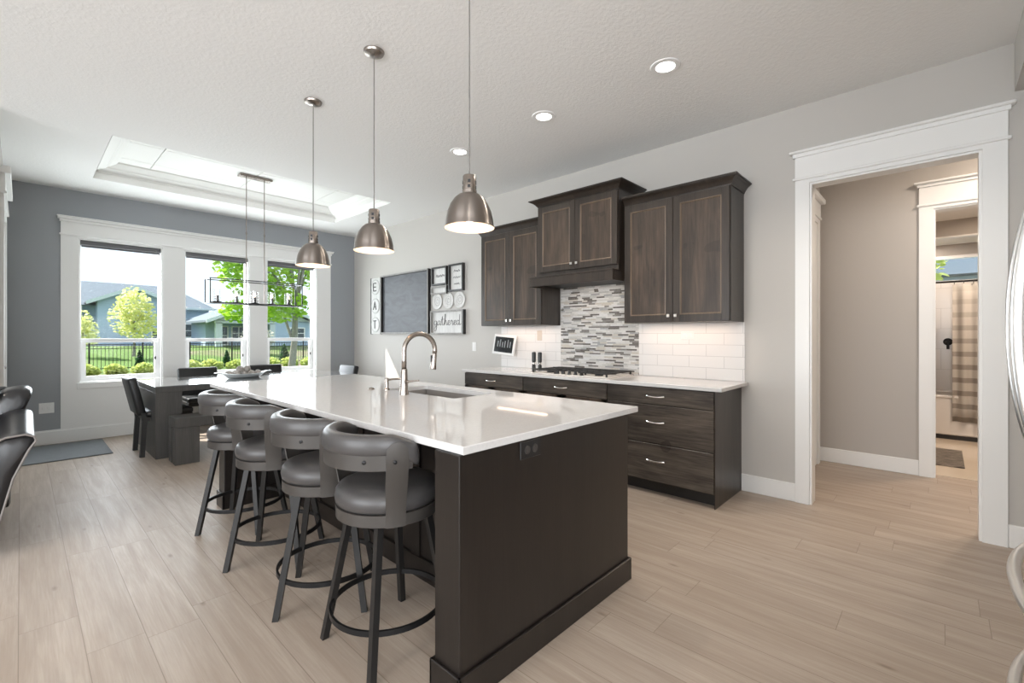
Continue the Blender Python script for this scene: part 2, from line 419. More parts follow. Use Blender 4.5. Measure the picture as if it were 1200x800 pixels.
# ------------------------------------------------------------------ geometry helpers
class MB:
    def __init__(self):
        self.b = bmesh.new()
    def box(self, x0, x1, y0, y1, z0, z1, bev=0.0, seg=1):
        t = bmesh.new()
        vs = [t.verts.new((x, y, z)) for z in (z0, z1) for y in (y0, y1) for x in (x0, x1)]
        for f in ((0, 2, 3, 1), (4, 5, 7, 6), (0, 1, 5, 4), (2, 6, 7, 3), (0, 4, 6, 2), (1, 3, 7, 5)):
            t.faces.new([vs[i] for i in f])
        if bev > 0:
            bmesh.ops.bevel(t, geom=t.edges[:], offset=bev, segments=seg, affect='EDGES', profile=0.5)
        return self.add(t)
    def add(self, t, mtx=None):
        if mtx is not None:
            bmesh.ops.transform(t, matrix=mtx, verts=t.verts)
        me = bpy.data.meshes.new('tmp')
        t.to_mesh(me); t.free()
        self.b.from_mesh(me)
        bpy.data.meshes.remove(me)
        return self
    def prism(self, pts, axis, a, b, bev=0.0):
        """closed polygon pts (2D) extruded along axis from a to b"""
        t = bmesh.new()
        def P(p, v):
            return {0: (v, p[0], p[1]), 1: (p[0], v, p[1]), 2: (p[0], p[1], v)}[axis]
        A = [t.verts.new(P(p, a)) for p in pts]
        B = [t.verts.new(P(p, b)) for p in pts]
        n = len(pts)
        t.faces.new(A); t.faces.new(list(reversed(B)))
        for i in range(n):
            t.faces.new((A[i], B[i], B[(i + 1) % n], A[(i + 1) % n]))
        bmesh.ops.recalc_face_normals(t, faces=t.faces[:])
        if bev > 0:
            bmesh.ops.bevel(t, geom=t.edges[:], offset=bev, segments=2, affect='EDGES', profile=0.5)
        return self.add(t)
    def lathe(self, prof, c=(0, 0, 0), seg=32, axis='z', a0=0.0, a1=2 * math.pi):
        """prof: list of (r, h)"""
        t = bmesh.new()
        rings = []
        full = abs(a1 - a0 - 2 * math.pi) < 1e-6
        n = seg if full else seg + 1
        for r, h in prof:
            if r < 1e-6:
                rings.append([t.verts.new((0, 0, h))])
            else:
                rings.append([t.verts.new((r * math.cos(a0 + (a1 - a0) * i / seg), r * math.sin(a0 + (a1 - a0) * i / seg), h)) for i in range(n)])
        for A, B in zip(rings, rings[1:]):
            for i in range(seg):
                j = (i + 1) % n
                if len(A) == 1 and len(B) == 1:
                    continue
                if len(A) == 1:
                    t.faces.new((A[0], B[j], B[i]))
                elif len(B) == 1:
                    t.faces.new((A[i], A[j], B[0]))
                else:
                    t.faces.new((A[i], A[j], B[j], B[i]))
        mt = Matrix.Translation(c)
        if axis == 'x':
            mt = mt @ Matrix.Rotation(R(90), 4, 'Y')
        elif axis == '-x':
            mt = mt @ Matrix.Rotation(R(-90), 4, 'Y')
        elif axis == 'y':
            mt = mt @ Matrix.Rotation(R(-90), 4, 'X')
        elif axis == '-y':
            mt = mt @ Matrix.Rotation(R(90), 4, 'X')
        bmesh.ops.recalc_face_normals(t, faces=t.faces[:])
        return self.add(t, mt)
    def cyl(self, c, r, h, seg=24, axis='z', bev=0.0):
        if bev:
            return self.lathe([(0, 0), (r - bev, 0), (r, bev), (r, h - bev), (r - bev, h), (0, h)], c, seg, axis)
        return self.lathe([(0, 0), (r, 0), (r, h), (0, h)], c, seg, axis)
    def sweep(self, path, section, closed=False, up=None, caps=True, scales=None):
        """section: 2D points, swept along path (list of Vector)"""
        t = bmesh.new()
        path = [Vector(p) for p in path]
        n = len(path)
        rings = []
        prev = None
        for i, p in enumerate(path):
            if closed:
                d = path[(i + 1) % n] - path[i - 1]
            else:
                d = path[min(i + 1, n - 1)] - path[max(i - 1, 0)]
            d.normalize()
            if up is not None:
                u = Vector(up)
            elif prev is None:
                u = Vector((0, 0, 1)) if abs(d.z) < 0.9 else Vector((1, 0, 0))
            else:
                u = prev
            s = d.cross(u)
            if s.length < 1e-6:
                s = d.orthogonal()
            s.normalize()
            u = s.cross(d).normalized()
            prev = u
            sc = scales[i] if scales else 1.0
            rings.append([t.verts.new(p + s * (a * sc) + u * (b * sc)) for a, b in section])
        m_ = len(section)
        for i in range(n if closed else n - 1):
            A, B = rings[i], rings[(i + 1) % n]
            for j in range(m_):
                t.faces.new((A[j], A[(j + 1) % m_], B[(j + 1) % m_], B[j]))
        if not closed and caps:
            t.faces.new(list(reversed(rings[0]))); t.faces.new(rings[-1])
        bmesh.ops.recalc_face_normals(t, faces=t.faces[:])
        return self.add(t)
    def tube(self, path, r, seg=10, closed=False, scales=None, up=None):
        return self.sweep(path, [(r * math.cos(2 * math.pi * i / seg), r * math.sin(2 * math.pi * i / seg)) for i in range(seg)], closed, up, True, scales)
    def bar(self, a, b, w, h=None, up=None):
        h = h or w
        return self.sweep([a, b], [(-w / 2, -h / 2), (w / 2, -h / 2), (w / 2, h / 2), (-w / 2, h / 2)], up=up)
    def ball(self, c, r, seg=12, sz=1.0):
        t = bmesh.new()
        bmesh.ops.create_uvsphere(t, u_segments=seg, v_segments=max(6, seg // 2 + 2), radius=r)
        return self.add(t, Matrix.Translation(c) @ Matrix.Diagonal((1, 1, sz, 1)))
    def build(self, name, m, parent=None, smooth=False, label=None, subsurf=0, angle=35):
        b = self.b
        if parent is not None:
            off = wpos(parent)
            bmesh.ops.translate(b, verts=b.verts, vec=-off)
        me = bpy.data.meshes.new(name)
        b.to_mesh(me); b.free()
        me.materials.append(m)
        if smooth:
            for p in me.polygons:
                p.use_smooth = True
            if smooth != 'all':
                try:
                    me.set_sharp_from_angle(angle=R(angle))
                except Exception:
                    pass
        o = bpy.data.objects.new(name, me)
        COL.objects.link(o)
        if parent is not None:
            o.parent = parent
        if label:
            o['label'] = label
        if subsurf:
            md = o.modifiers.new('sub', 'SUBSURF'); md.levels = subsurf; md.render_levels = subsurf
        return o

def wpos(o):
    p = Vector((0, 0, 0))
    while o is not None:
        p = p + o.location
        o = o.parent
    return p
def thing(name, label, cat, loc=(0, 0, 0), group=None):
    o = bpy.data.objects.new(name, None)
    o.empty_display_size = 0.1
    COL.objects.link(o)
    o.location = loc
    return tag(o, label, cat, group)
def tag(o, label, cat, group=None, kind=None):
    o['label'] = label; o['category'] = cat
    if group: o['group'] = group
    if kind: o['kind'] = kind
    return o
def struct(name, mb, m, label=None, smooth=False):
    o = mb.build(name, m, None, smooth)
    o['kind'] = 'structure'
    if label: o['label'] = label
    return o
def dup(root, loc, rotz=0.0, label=None, group=None):
    def cp(o, par):
        c = o.copy()
        COL.objects.link(c)
        if par is not None:
            c.parent = par
            c.matrix_parent_inverse = o.matrix_parent_inverse
        for ch in list(o.children):
            cp(ch, c)
        return c
    r = cp(root, None)
    r.location = loc; r.rotation_euler = (0, 0, rotz)
    if label: r['label'] = label
    if group: r['group'] = group
    return r

K = 4.166      # kitchen wall plane
WY = 7.837     # window wall plane
CZ = 3.10      # ceiling
# ------------------------------------------------------------------ room shell
struct('floor', MB().box(-6, 5.85, -4, 8.0, -0.06, 0), M['floor'])
TX0, TX1, TY0, TY1 = 0.56, 3.42, 5.43, 7.06
struct('ceiling', MB().box(-6, TX0, -4, 8.0, CZ, CZ + 0.25).box(TX1, 4.29, -4, 8.0, CZ, CZ + 0.25)
       .box(TX0, TX1, -4, TY0, CZ, CZ + 0.25).box(TX0, TX1, TY1, 8.0, CZ, CZ + 0.25), M['ceil'])
# tray: crown stepping inwards and a panelled top
t = bmesh.new()
loops = []
for o, z in ((0, CZ), (0, CZ + 0.075), (0.015, CZ + 0.075), (0.02, CZ + 0.09), (0.10, CZ + 0.115), (0.115, CZ + 0.13), (0.13, CZ + 0.13), (0.19, CZ + 0.165), (0.2, CZ + 0.19)):
    o += 0.003
    loops.append([t.verts.new(p) for p in ((TX0 + o, TY0 + o, z), (TX1 - o, TY0 + o, z), (TX1 - o, TY1 - o, z), (TX0 + o, TY1 - o, z))])
for A, B in zip(loops, loops[1:]):
    for i in range(4):
        t.faces.new((A[i], A[(i + 1) % 4], B[(i + 1) % 4], B[i]))
tray = MB(); tray.add(t)
g = 0.007
xs = [TX0 + 0.1, 1.05, 2.0, 2.95, TX1 - 0.1]; ys = [TY0 + 0.1, 6.05, 6.66, TY1 - 0.1]
for xa, xb in zip(xs, xs[1:]):
    for ya, yb in zip(ys, ys[1:]):
        tray.box(xa + g / 2, xb - g / 2, ya + g / 2, yb - g / 2, CZ + 0.182, CZ + 0.21)
tray.box(TX0, TX1, TY0, TY1, CZ + 0.205, CZ + 0.25)
struct('trim_1', tray, M['tray'], 'white stepped tray recess in the ceiling over the dining table')

# window wall
WIN = [(0.49, 1.335), (1.585, 2.42), (2.67, 3.46)]
WZ0, WZ1 = 0.715, 2.515
ww = MB()
ww.box(-0.3, WIN[0][0], WY, WY + 0.16, 0, CZ).box(WIN[0][1], WIN[1][0], WY, WY + 0.16, 0, CZ)
ww.box(WIN[1][1], WIN[2][0], WY, WY + 0.16, 0, CZ).box(WIN[2][1], K + 0.12, WY, WY + 0.16, 0, CZ)
for a, b in WIN:
    ww.box(a, b, WY, WY + 0.16, 0, WZ0).box(a, b, WY, WY + 0.16, WZ1, CZ)
struct('wall_back', ww, M['slate'])
tr = MB()
P0, P1 = WY - 0.018, WY
tr.box(0.332, WIN[0][0], P0, P1, 0.16, 2.54).box(WIN[0][1], WIN[1][0], P0, P1, 0.16, 2.54)
tr.box(WIN[1][1], WIN[2][0], P0, P1, 0.16, 2.54).box(WIN[2][1], 3.712, P0, P1, 0.16, 2.54)
for a, b in WIN:
    tr.box(a, b, P0, P1, 0.16, WZ0).box(a, b, P0, P1, WZ1, 2.54)
    # jamb returns
    tr.box(a + 0.0005, a + 0.015, P1, WY + 0.089, WZ0 + 0.015, WZ1 - 0.015).box(b - 0.015, b - 0.0005, P1, WY + 0.089, WZ0 + 0.015, WZ1 - 0.015)
    tr.box(a + 0.0005, b - 0.0005, P1, WY + 0.089, WZ1 - 0.015, WZ1 - 0.0005).box(a + 0.0005, b - 0.0005, P1, WY + 0.089, WZ0 + 0.0005, WZ0 + 0.015)
tr.box(0.332, 3.712, WY - 0.026, WY - 0.018, 2.54, 2.70)                     # header board
tr.box(0.318, 3.726, WY - 0.04, WY - 0.018, 2.535, 2.555, 0.004)             # fillet
tr.box(0.322, 3.722, WY - 0.045, WY, 2.70, 2.73).box(0.305, 3.739, WY - 0.07, WY, 2.73, 2.752, 0.004).box(0.297, 3.747, WY - 0.08, WY, 2.752, 2.766, 0.003)
tr.box(0.475, 3.475, WY - 0.032, WY - 0.018, 0.64, 0.715, 0.003)             # apron under the sills
struct('trim_2', tr, M['white'], 'white board surround of the three dining windows')
struct('baseboard_back', MB().box(-0.126, K, WY - 0.03, WY, 0, 0.155, 0.004).box(-0.126, K, WY - 0.02, WY, 0.15, 0.168, 0.003), M['white'])

for i, (a, b) in enumerate(WIN):
    w = bpy.data.objects.new('window_%d' % (i + 1), None); COL.objects.link(w)
    w.location = ((a + b) / 2, WY + 0.13, WZ0); w['kind'] = 'structure'
    f = MB(); y0, y1 = WY + 0.0895, WY + 0.15
    fw = 0.03
    f.box(a + 0.001, a + fw, y0 + 0.001, y1, WZ0 + 0.001, WZ1 - 0.001).box(b - fw, b - 0.001, y0 + 0.001, y1, WZ0 + 0.001, WZ1 - 0.001).box(a + fw, b - fw, y0, y1, WZ0, WZ0 + fw).box(a + fw, b - fw, y0, y1, WZ1 - fw, WZ1)
    f.build('window_frame', M['vinyl'], w)
    zr = 1.245
    s = MB()
    s.box(a + fw, b - fw, y0 - 0.012, y1 - 0.02, zr - 0.028, zr + 0.022, 0.003)
    s.box(a + fw, a + fw + 0.045, y0 - 0.006, y1 - 0.021, WZ0 + fw, zr - 0.028).box(b - fw - 0.045, b - fw, y0 - 0.006, y1 - 0.021, WZ0 + fw, zr - 0.028)
    s.box(a + fw + 0.045, b - fw - 0.045, y0 - 0.006, y1 - 0.021, WZ0 + fw, WZ0 + fw + 0.045)
    s.build('lower_sash', M['vinyl'], w)
    MB().box(a + fw, b - fw, y1 - 0.022, y1 - 0.016, zr, WZ1 - fw).build('upper_pane', M['glass'], w)
    MB().box(a + fw + 0.04, b - fw - 0.04, y1 - 0.032, y1 - 0.026, WZ0 + fw + 0.04, zr - 0.02).build('lower_pane', M['glass'], w)
    lk = MB().box(b - fw - 0.05, b - fw - 0.03, y0 - 0.02, y0 - 0.006, 0.98, 1.02, 0.003)
    lk.build('sash_latch', M['black'], w)
    # roller shade, pulled up
    sh = thing('roller_shade', ['grey roller shade rolled up at the top of the left dining window', 'grey roller shade rolled up at the top of the middle dining window', 'grey roller shade rolled up at the top of the right dining window'][i], 'window shade', ((a + b) / 2, WY + 0.05, 2.45), 'roller shades at the dining windows')
    MB().box(a + 0.017, b - 0.017, WY + 0.012, WY + 0.085, 2.44, 2.499, 0.006).build('cassette', M['shade_cloth'], sh)
    MB().box(a + 0.03, b - 0.03, WY + 0.04, WY + 0.05, 2.418, 2.442, 0.003).build('hem_bar', M['shade_cloth'], sh)

# left end wall of the dining nook with patio door
XL = -0.126
lw = MB().box(XL - 0.12, XL, 5.4, 5.95, 0, CZ).box(XL - 0.12, XL, 6.87, WY, 0, CZ).box(XL - 0.12, XL, 5.95, 6.87, 2.46, CZ)
struct('wall_left', lw, M['wall'])
lt = MB()
lt.box(XL, XL + 0.03, 5.84, 5.95, 0, 2.53).box(XL, XL + 0.03, 6.87, 6.98, 0, 2.53).box(XL, XL + 0.03, 5.95, 6.87, 2.44, 2.53)
lt.box(XL, XL + 0.045, 5.83, 6.99, 2.52, 2.54).box(XL, XL + 0.036, 5.84, 6.98, 2.54, 2.69).box(XL, XL + 0.07, 5.81, 7.02, 2.69, 2.75, 0.004)
struct('trim_3', lt, M['white'], 'white casing of the patio door at the far left')
d = bpy.data.objects.new('door_1', None); COL.objects.link(d); d.location = (XL - 0.06, 6.41, 0); d['kind'] = 'structure'
MB().box(XL - 0.07, XL - 0.03, 5.955, 6.865, 0.005, 2.44, 0.003).build('door_slab', M['white'], d)
MB().lathe([(0, 0), (0.028, 0), (0.028, 0.01), (0.012, 0.014), (0.012, 0.055), (0, 0.055)], (XL - 0.03, 6.78, 0.99), 16, 'x').box(XL + 0.015, XL + 0.03, 6.66, 6.79, 0.98, 1.0, 0.004).build('door_handle', M['nickel'], d, True)
hg = MB()
for z in (0.3, 1.25, 2.2):
    hg.box(XL - 0.032, XL - 0.022, 5.952, 5.99, z - 0.05, z + 0.05, 0.002)
hg.build('hinge', M['nickel'], d)

# great room shell (mostly beside and behind the camera)
struct('wall_great_room_far', MB().box(-6, XL - 0.12, 5.4, 5.52, 0, CZ), M['wall'])
struct('wall_great_room_side', MB().box(-6.12, -6, -4, 5.5, 0, CZ), M['wall'])
struct('wall_great_room_rear', MB().box(-6, 0.8, -4.12, -4, 0, CZ), M['wall'])
struct('wall_behind_refrigerator', MB().box(0.8, K + 0.12, -1.12, -1.0, 0, CZ).box(0.8, 0.92, -4, -1.12, 0, CZ), M['wall'])
# kitchen wall with the wide cased opening to the hall
OY0, OY1, OZ = -0.191, 0.742, 2.485
kw = MB().box(K, K + 0.12, OY1, WY, 0, CZ).box(K, K + 0.12, -1.0, OY0, 0, CZ).box(K, K + 0.12, OY0, OY1, OZ, CZ)
struct('wall_right', kw, M['wall'])
struct('ceiling_soffit', MB().box(1.95, K, -1.0, -0.33, 2.80, CZ), M['wall'], 'dropped soffit above the refrigerator side')
def casing(mb, x, ya, yb, z, wl, wr, s=-1, th=0.018):
    """door casing on a plane x, opening ya..yb, head at z; s = side it stands out to"""
    def bx(o, a, b, c, d, bev=0.0):
        xa, xb = sorted((x, x + s * o)); mb.box(xa, xb, a, b, c, d, bev)
    bx(th, yb, yb + wl, 0, z + 0.03); bx(th, ya - wr, ya, 0, z + 0.03); bx(th, ya, yb, z, z + 0.03)
    bx(th + 0.014, ya - wr - 0.016, yb + wl + 0.016, z + 0.028, z + 0.048, 0.004)
    bx(th + 0.006, ya - wr, yb + wl, z + 0.048, z + 0.205)
    bx(th + 0.02, ya - wr - 0.012, yb + wl + 0.012, z + 0.205, z + 0.232)
    bx(th + 0.045, ya - wr - 0.034, yb + wl + 0.034, z + 0.232, z + 0.252, 0.005)
ct = MB()
casing(ct, K, OY0, OY1, OZ, 0.094, 0.111)
ct.box(K - 0.004, K + 0.124, OY1 - 0.015, OY1 - 0.0005, 0, OZ - 0.015).box(K - 0.004, K + 0.124, OY0 + 0.0005, OY0 + 0.015, 0, OZ - 0.015).box(K - 0.004, K + 0.124, OY0 + 0.0005, OY1 - 0.0005, OZ - 0.015, OZ - 0.0005)
casing(ct, K + 0.12, OY0, OY1, OZ, 0.1, 0.1, 1)
struct('trim_4', ct, M['white'], 'wide white casing of the opening to the hall')
bb = MB().box(K - 0.016, K, 0.836, 1.232, 0, 0.142, 0.004).box(K - 0.016, K, -1.0, OY0 - 0.112, 0, 0.142, 0.004).box(K - 0.016, K, 4.09, WY - 0.03, 0, 0.142, 0.004)
struct('baseboard_right', bb, M['white'])

# hall and bathroom behind the opening
HX = 5.727
BY0, BY1, BZ = -0.72, 0.05, 2.47
struct('wall_hall_far', MB().box(HX, HX + 0.12, BY1, 1.05, 0, 3.1).box(HX, HX + 0.12, -2.6, BY0, 0, 3.1).box(HX, HX + 0.12, BY0, BY1, BZ, 3.1), M['taupe'])
struct('wall_hall_left', MB().box(K + 0.12, HX, 0.93, 1.05, 0, 3.1), M['taupe'])
struct('wall_hall_right', MB().box(K + 0.12, HX, -2.6, -2.5, 0, 3.1), M['taupe'])
struct('ceiling_hall', MB().box(K + 0.125, HX + 0.12, -2.6, 1.05, 3.1, 3.2), M['ceil'])
bt = MB()
casing(bt, HX, BY0, BY1, BZ, 0.1, 0.1)
bt.box(HX - 0.002, HX + 0.122, BY1 - 0.014, BY1 - 0.0005, 0, BZ - 0.014).box(HX - 0.002, HX + 0.122, BY0 + 0.0005, BY0 + 0.014, 0, BZ - 0.014).box(HX - 0.002, HX + 0.122, BY0 + 0.0005, BY1 - 0.0005, BZ - 0.014, BZ - 0.0005)
struct('trim_5', bt, M['white'], 'white casing of the bathroom doorway')
struct('baseboard_hall', MB().box(HX - 0.016, HX, BY1 + 0.101, 0.93, 0, 0.142, 0.004).box(K + 0.13, 4.66, 0.914, 0.93, 0, 0.142, 0.004), M['white'])
dt = MB()
dt.box(4.68, 4.78, 0.908, 0.93, 0, 2.5).box(5.52, 5.62, 0.908, 0.93, 0, 2.5).box(4.78, 5.52, 0.908, 0.93, 2.44, 2.5)
dt.box(4.67, 5.63, 0.895, 0.93, 2.49, 2.51).box(4.68, 5.62, 0.903, 0.93, 2.51, 2.65).box(4.65, 5.65, 0.865, 0.93, 2.65, 2.70, 0.005)
struct('trim_6', dt, M['white'], 'white casing of the side door in the hall')
d2 = bpy.data.objects.new('door_2', None); COL.objects.link(d2); d2.location = (5.15, 0.92, 0); d2['kind'] = 'structure'
MB().box(4.785, 5.515, 0.916, 0.93, 0.01, 2.435).build('door_slab', M['white'], d2)
MB().lathe([(0, 0), (0.028, 0), (0.028, 0.01), (0.012, 0.014), (0.014, 0.04), (0.026, 0.05), (0.02, 0.07), (0, 0.072)], (4.85, 0.916, 0.95), 16, '-y').build('door_handle', M['nickel'], d2, True)

struct('floor_bathroom', MB().box(5.85, 8.8, -2.0, 1.1, -0.06, 0.004), M['bathfloor'])
TXF, TXB = 7.943, 8.70
bw = MB()
bw.box(TXB, TXB + 0.12, -2.0, 1.1, 0, 2.03).box(TXB, TXB + 0.12, -2.0, -0.95, 2.03, 2.75).box(TXB, TXB + 0.12, 0.55, 1.1, 2.03, 2.75).box(TXB, TXB + 0.12, -0.95, 0.55, 2.40, 2.75)
bw.box(HX + 0.12, TXB, 1.0, 1.1, 0, 2.75).box(HX + 0.12, TXB, -2.0, -1.9, 0, 2.75)
bw.box(TXF, TXF + 0.1, -1.9, 1.0, 2.55, 2.75)
struct('wall_bathroom', bw, M['taupe'])
struct('ceiling_bathroom', MB().box(HX + 0.12, TXB + 0.12, -2.0, 1.1, 2.75, 2.85).box(TXF + 0.1, TXB, -1.9, 1.0, 2.55, 2.6), M['ceil'])
struct('trim_7', MB().box(TXF - 0.012, TXF + 0.112, -1.9, 1.0, 2.53, 2.55), M['white'], 'white edge under the bathroom tub alcove header')
struct('wall_tub_tile', MB().box(TXB - 0.012, TXB, -0.95, 0.99, 0.5, 2.03).box(TXF, TXB - 0.012, 0.982, 0.999, 0.5, 2.2), M['bathtile'])
w4 = bpy.data.objects.new('window_4', None); COL.objects.link(w4); w4.location = (TXB + 0.06, -0.2, 2.03); w4['kind'] = 'structure'
f = MB(); f.box(TXB, TXB + 0.1, -0.95, 0.55, 2.03, 2.06).box(TXB, TXB + 0.1, -0.95, 0.55, 2.36, 2.40).box(TXB, TXB + 0.1, -0.95, -0.91, 2.06, 2.36).box(TXB, TXB + 0.1, 0.51, 0.55, 2.06, 2.36)
f.build('window_frame', M['vinyl'], w4)
MB().box(TXB + 0.06, TXB + 0.066, -0.92, 0.52, 2.05, 2.37).build('pane', M['glass'], w4)
tb = thing('bathtub', 'pale alcove bathtub seen through the bathroom doorway', 'bathtub', (8.3, 0, 0.004))
m_ = MB()
m_.box(TXF, TXF + 0.06, -0.55, 0.97, 0.06, 0.54, 0.012).box(TXB - 0.09, TXB - 0.013, -0.55, 0.97, 0.06, 0.54).box(TXF + 0.05, TXB - 0.08, 0.9, 0.97, 0.06, 0.54).box(TXF + 0.05, TXB - 0.08, -0.55, -0.48, 0.06, 0.54).box(TXF + 0.05, TXB - 0.08, -0.5, 0.92, 0.06, 0.14)
m_.box(TXF - 0.012, TXF + 0.07, -0.55, 0.97, 0.52, 0.55, 0.008)
m_.build('tub_shell', M['tub'], tb)
MB().box(TXF + 0.02, TXB - 0.013, -0.55, 0.97, 0.004, 0.06).build('tub_base', M['toe'], tb, label='dark recessed base under the tub')
vl = thing('shower_valve', 'small dark shower valve on the tiled tub wall', 'shower valve', (TXB - 0.012, -0.07, 1.22))
MB().lathe([(0, 0), (0.05, 0), (0.05, 0.008), (0.02, 0.012), (0.018, 0.05), (0, 0.05)], (TXB - 0.012, -0.07, 1.22), 20, '-x').build('escutcheon', M['black_metal'], vl, True)
MB().box(TXB - 0.07, TXB - 0.055, -0.085, -0.055, 1.12, 1.25, 0.004).build('lever', M['black_metal'], vl)
# curtain
cu = thing('shower_curtain', 'taupe striped shower curtain hanging in front of the tub', 'shower curtain', (TXF - 0.03, -0.5, 0.24))
t = bmesh.new()
cols_, rows_ = 120, 10
grid = []
for j in range(rows_ + 1):
    z = 0.24 + (1.945 - 0.24) * j / rows_
    rr = []
    for i in range(cols_ + 1):
        s_ = i / cols_
        y = -0.105 - 0.75 * s_
        amp = 0.016 + 0.008 * (1 - j / rows_)
        rr.append(t.verts.new((TXF - 0.03 + amp * math.sin(s_ * 36) + 0.006 * math.sin(s_ * 17 + j * 0.2), y, z)))
    grid.append(rr)
for j in range(rows_):
    for i in range(cols_):
        t.faces.new((grid[j][i], grid[j][i + 1], grid[j + 1][i + 1], grid[j + 1][i]))
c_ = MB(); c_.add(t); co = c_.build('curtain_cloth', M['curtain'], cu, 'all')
md = co.modifiers.new('thick', 'SOLIDIFY'); md.thickness = 0.003
for i in range(9):
    rg = MB(); rg.tube([Vector((TXF - 0.03 + 0.022 * math.sin(a), -0.12 - i * 0.085, 1.962 + 0.022 * math.cos(a))) for a in [2 * math.pi * q / 12 for q in range(12)]], 0.003, 6, True)
    rg.build('curtain_ring', M['black_metal'], cu, True)
rod = MB().cyl((TXF - 0.03, -1.9, 1.975), 0.012, 2.9, 14, 'y')
tag(rod.build('shower_rod', M['black_metal'], None, True), 'dark shower rod across the tub alcove', 'shower rod')
tag(MB().box(6.29, 7.2, -0.172, 0.42, 0.004, 0.016, 0.003).build('bath_mat', M['bathmat']), 'dark woven mat on the beige bathroom floor', 'bath mat')

# ------------------------------------------------------------------ cabinets
def pull(mb, y, z, x, L=0.145):
    """bow pull standing off a front at x"""
    pts = []
    for i in range(11):
        s_ = -1 + 2 * i / 10
        pts.append(Vector((x - 0.012 - 0.016 * (1 - s_ ** 4), y + s_ * L / 2, z - 0.004 + 0.006 * s_ * s_)))
    mb.tube(pts, 0.0058, 10, scales=[1.35 - 0.5 * (1 - abs(-1 + 2 * i / 10)) for i in range(11)])
    for s_ in (-1, 1):
        mb.cyl((x - 0.016, y + s_ * L / 2, z), 0.0075, 0.016, 12, 'x')
def drawer(par, x, ya, yb, za, zb, name='drawer'):
    dr = MB().box(x, x + 0.02, ya, yb, za, zb, 0.003).build(name, M['wood_h'], par)
    h = MB(); pull(h, (ya + yb) / 2 - 0.0, (za + zb) / 2 + (0.0 if zb - za < 0.2 else 0.02), x)
    h.build('handle', M['chrome'], dr, True)
    return dr
CABX = 3.56
bases = [(1.24, 2.158, 'dark drawer base cabinet at the near end of the back counter', 3),
         (2.162, 3.152, 'dark base cabinet under the gas cooktop', 2),
         (3.156, 4.066, 'dark base cabinet at the far end of the back counter', 2)]
for ya, yb, lab, nd in bases:
    b = thing('base_cabinet', lab, 'cabinet', (3.86, (ya + yb) / 2, 0), 'base cabinets along the kitchen wall')
    MB().box(CABX + 0.003, K - 0.001, ya, yb, 0.105, 0.884).build('carcass', M['wood_edge'], b)
    MB().box(3.635, K - 0.001, ya + (0.02 if ya < 1.3 else 0), yb, 0, 0.105).build('toe_kick', M['toe'], b)
    x = CABX - 0.02
    g = 0.003
    if nd == 3:
        drawer(b, x, ya + g, yb - g, 0.741, 0.876); drawer(b, x, ya + g, yb - g, 0.423, 0.736); drawer(b, x, ya + g, yb - g, 0.112, 0.418)
        MB().box(CABX - 0.012, K - 0.001, ya - 0.006, ya, 0.0, 0.884).build('end_panel', M['wood_frame'], b)
    else:
        drawer(b, x, ya + g, yb - g, 0.741, 0.876)
        for ca, cb, side in ((ya + g, (ya + yb) / 2 - g / 2, 1), ((ya + yb) / 2 + g / 2, yb - g, -1)):
            dr = MB()
            s_ = 0.055
            dr.box(x, x + 0.02, ca, ca + s_, 0.112, 0.736, 0.002).box(x, x + 0.02, cb - s_, cb, 0.112, 0.736, 0.002).box(x, x + 0.02, ca, cb, 0.112, 0.112 + s_, 0.002).box(x, x + 0.02, ca, cb, 0.736 - s_, 0.736, 0.002).box(x + 0.009, x + 0.02, ca, cb, 0.12, 0.73)
            do = dr.build('door', M['wood_v'], b)
            yk = cb - 0.03 if side == 1 else ca + 0.03
            kn = MB().cyl((x - 0.012, yk, 0.69), 0.005, 0.012, 10, 'x').box(x - 0.026, x - 0.012, yk - 0.014, yk + 0.014, 0.676, 0.704, 0.003)
            kn.build('knob', M['chrome'], do)
tag(MB().box(3.526, K - 0.001, 1.18, 4.10, 0.885, 0.915, 0.004, 2).build('kitchen_countertop', M['quartz']), 'white quartz counter running along the kitchen wall', 'countertop')

def crown(xf, xb, ya, yb, z0, z1, out, ea=1.0, eb=1.0):
    """crown moulding wrapping front and both ends"""
    t = bmesh.new()
    h = z1 - z0
    prof = [(0.0, 0), (0.006, 0), (0.008, 0.12), (0.2 * out, 0.2), (0.34 * out, 0.4), (0.55 * out, 0.62), (0.85 * out, 0.78), (0.86 * out, 0.84), (out, 0.86), (out, 1.0), (0.0, 1.0)]
    L = []
    for o, f in prof:
        z = z0 + f * h
        L.append([t.verts.new(p) for p in ((xb, ya - o * ea, z), (xf - o, ya - o * ea, z), (xf - o, yb + o * eb, z), (xb, yb + o * eb, z))])
    for A, B in zip(L, L[1:]):
        for i in range(3):
            t.faces.new((A[i], A[i + 1], B[i + 1], B[i]))
        t.faces.new((A[3], A[0], B[0], B[3]))
    t.faces.new(L[-1]); t.faces.new(list(reversed(L[0])))
    bmesh.ops.recalc_face_normals(t, faces=t.faces[:])
    mb = MB(); mb.add(t)
    return mb
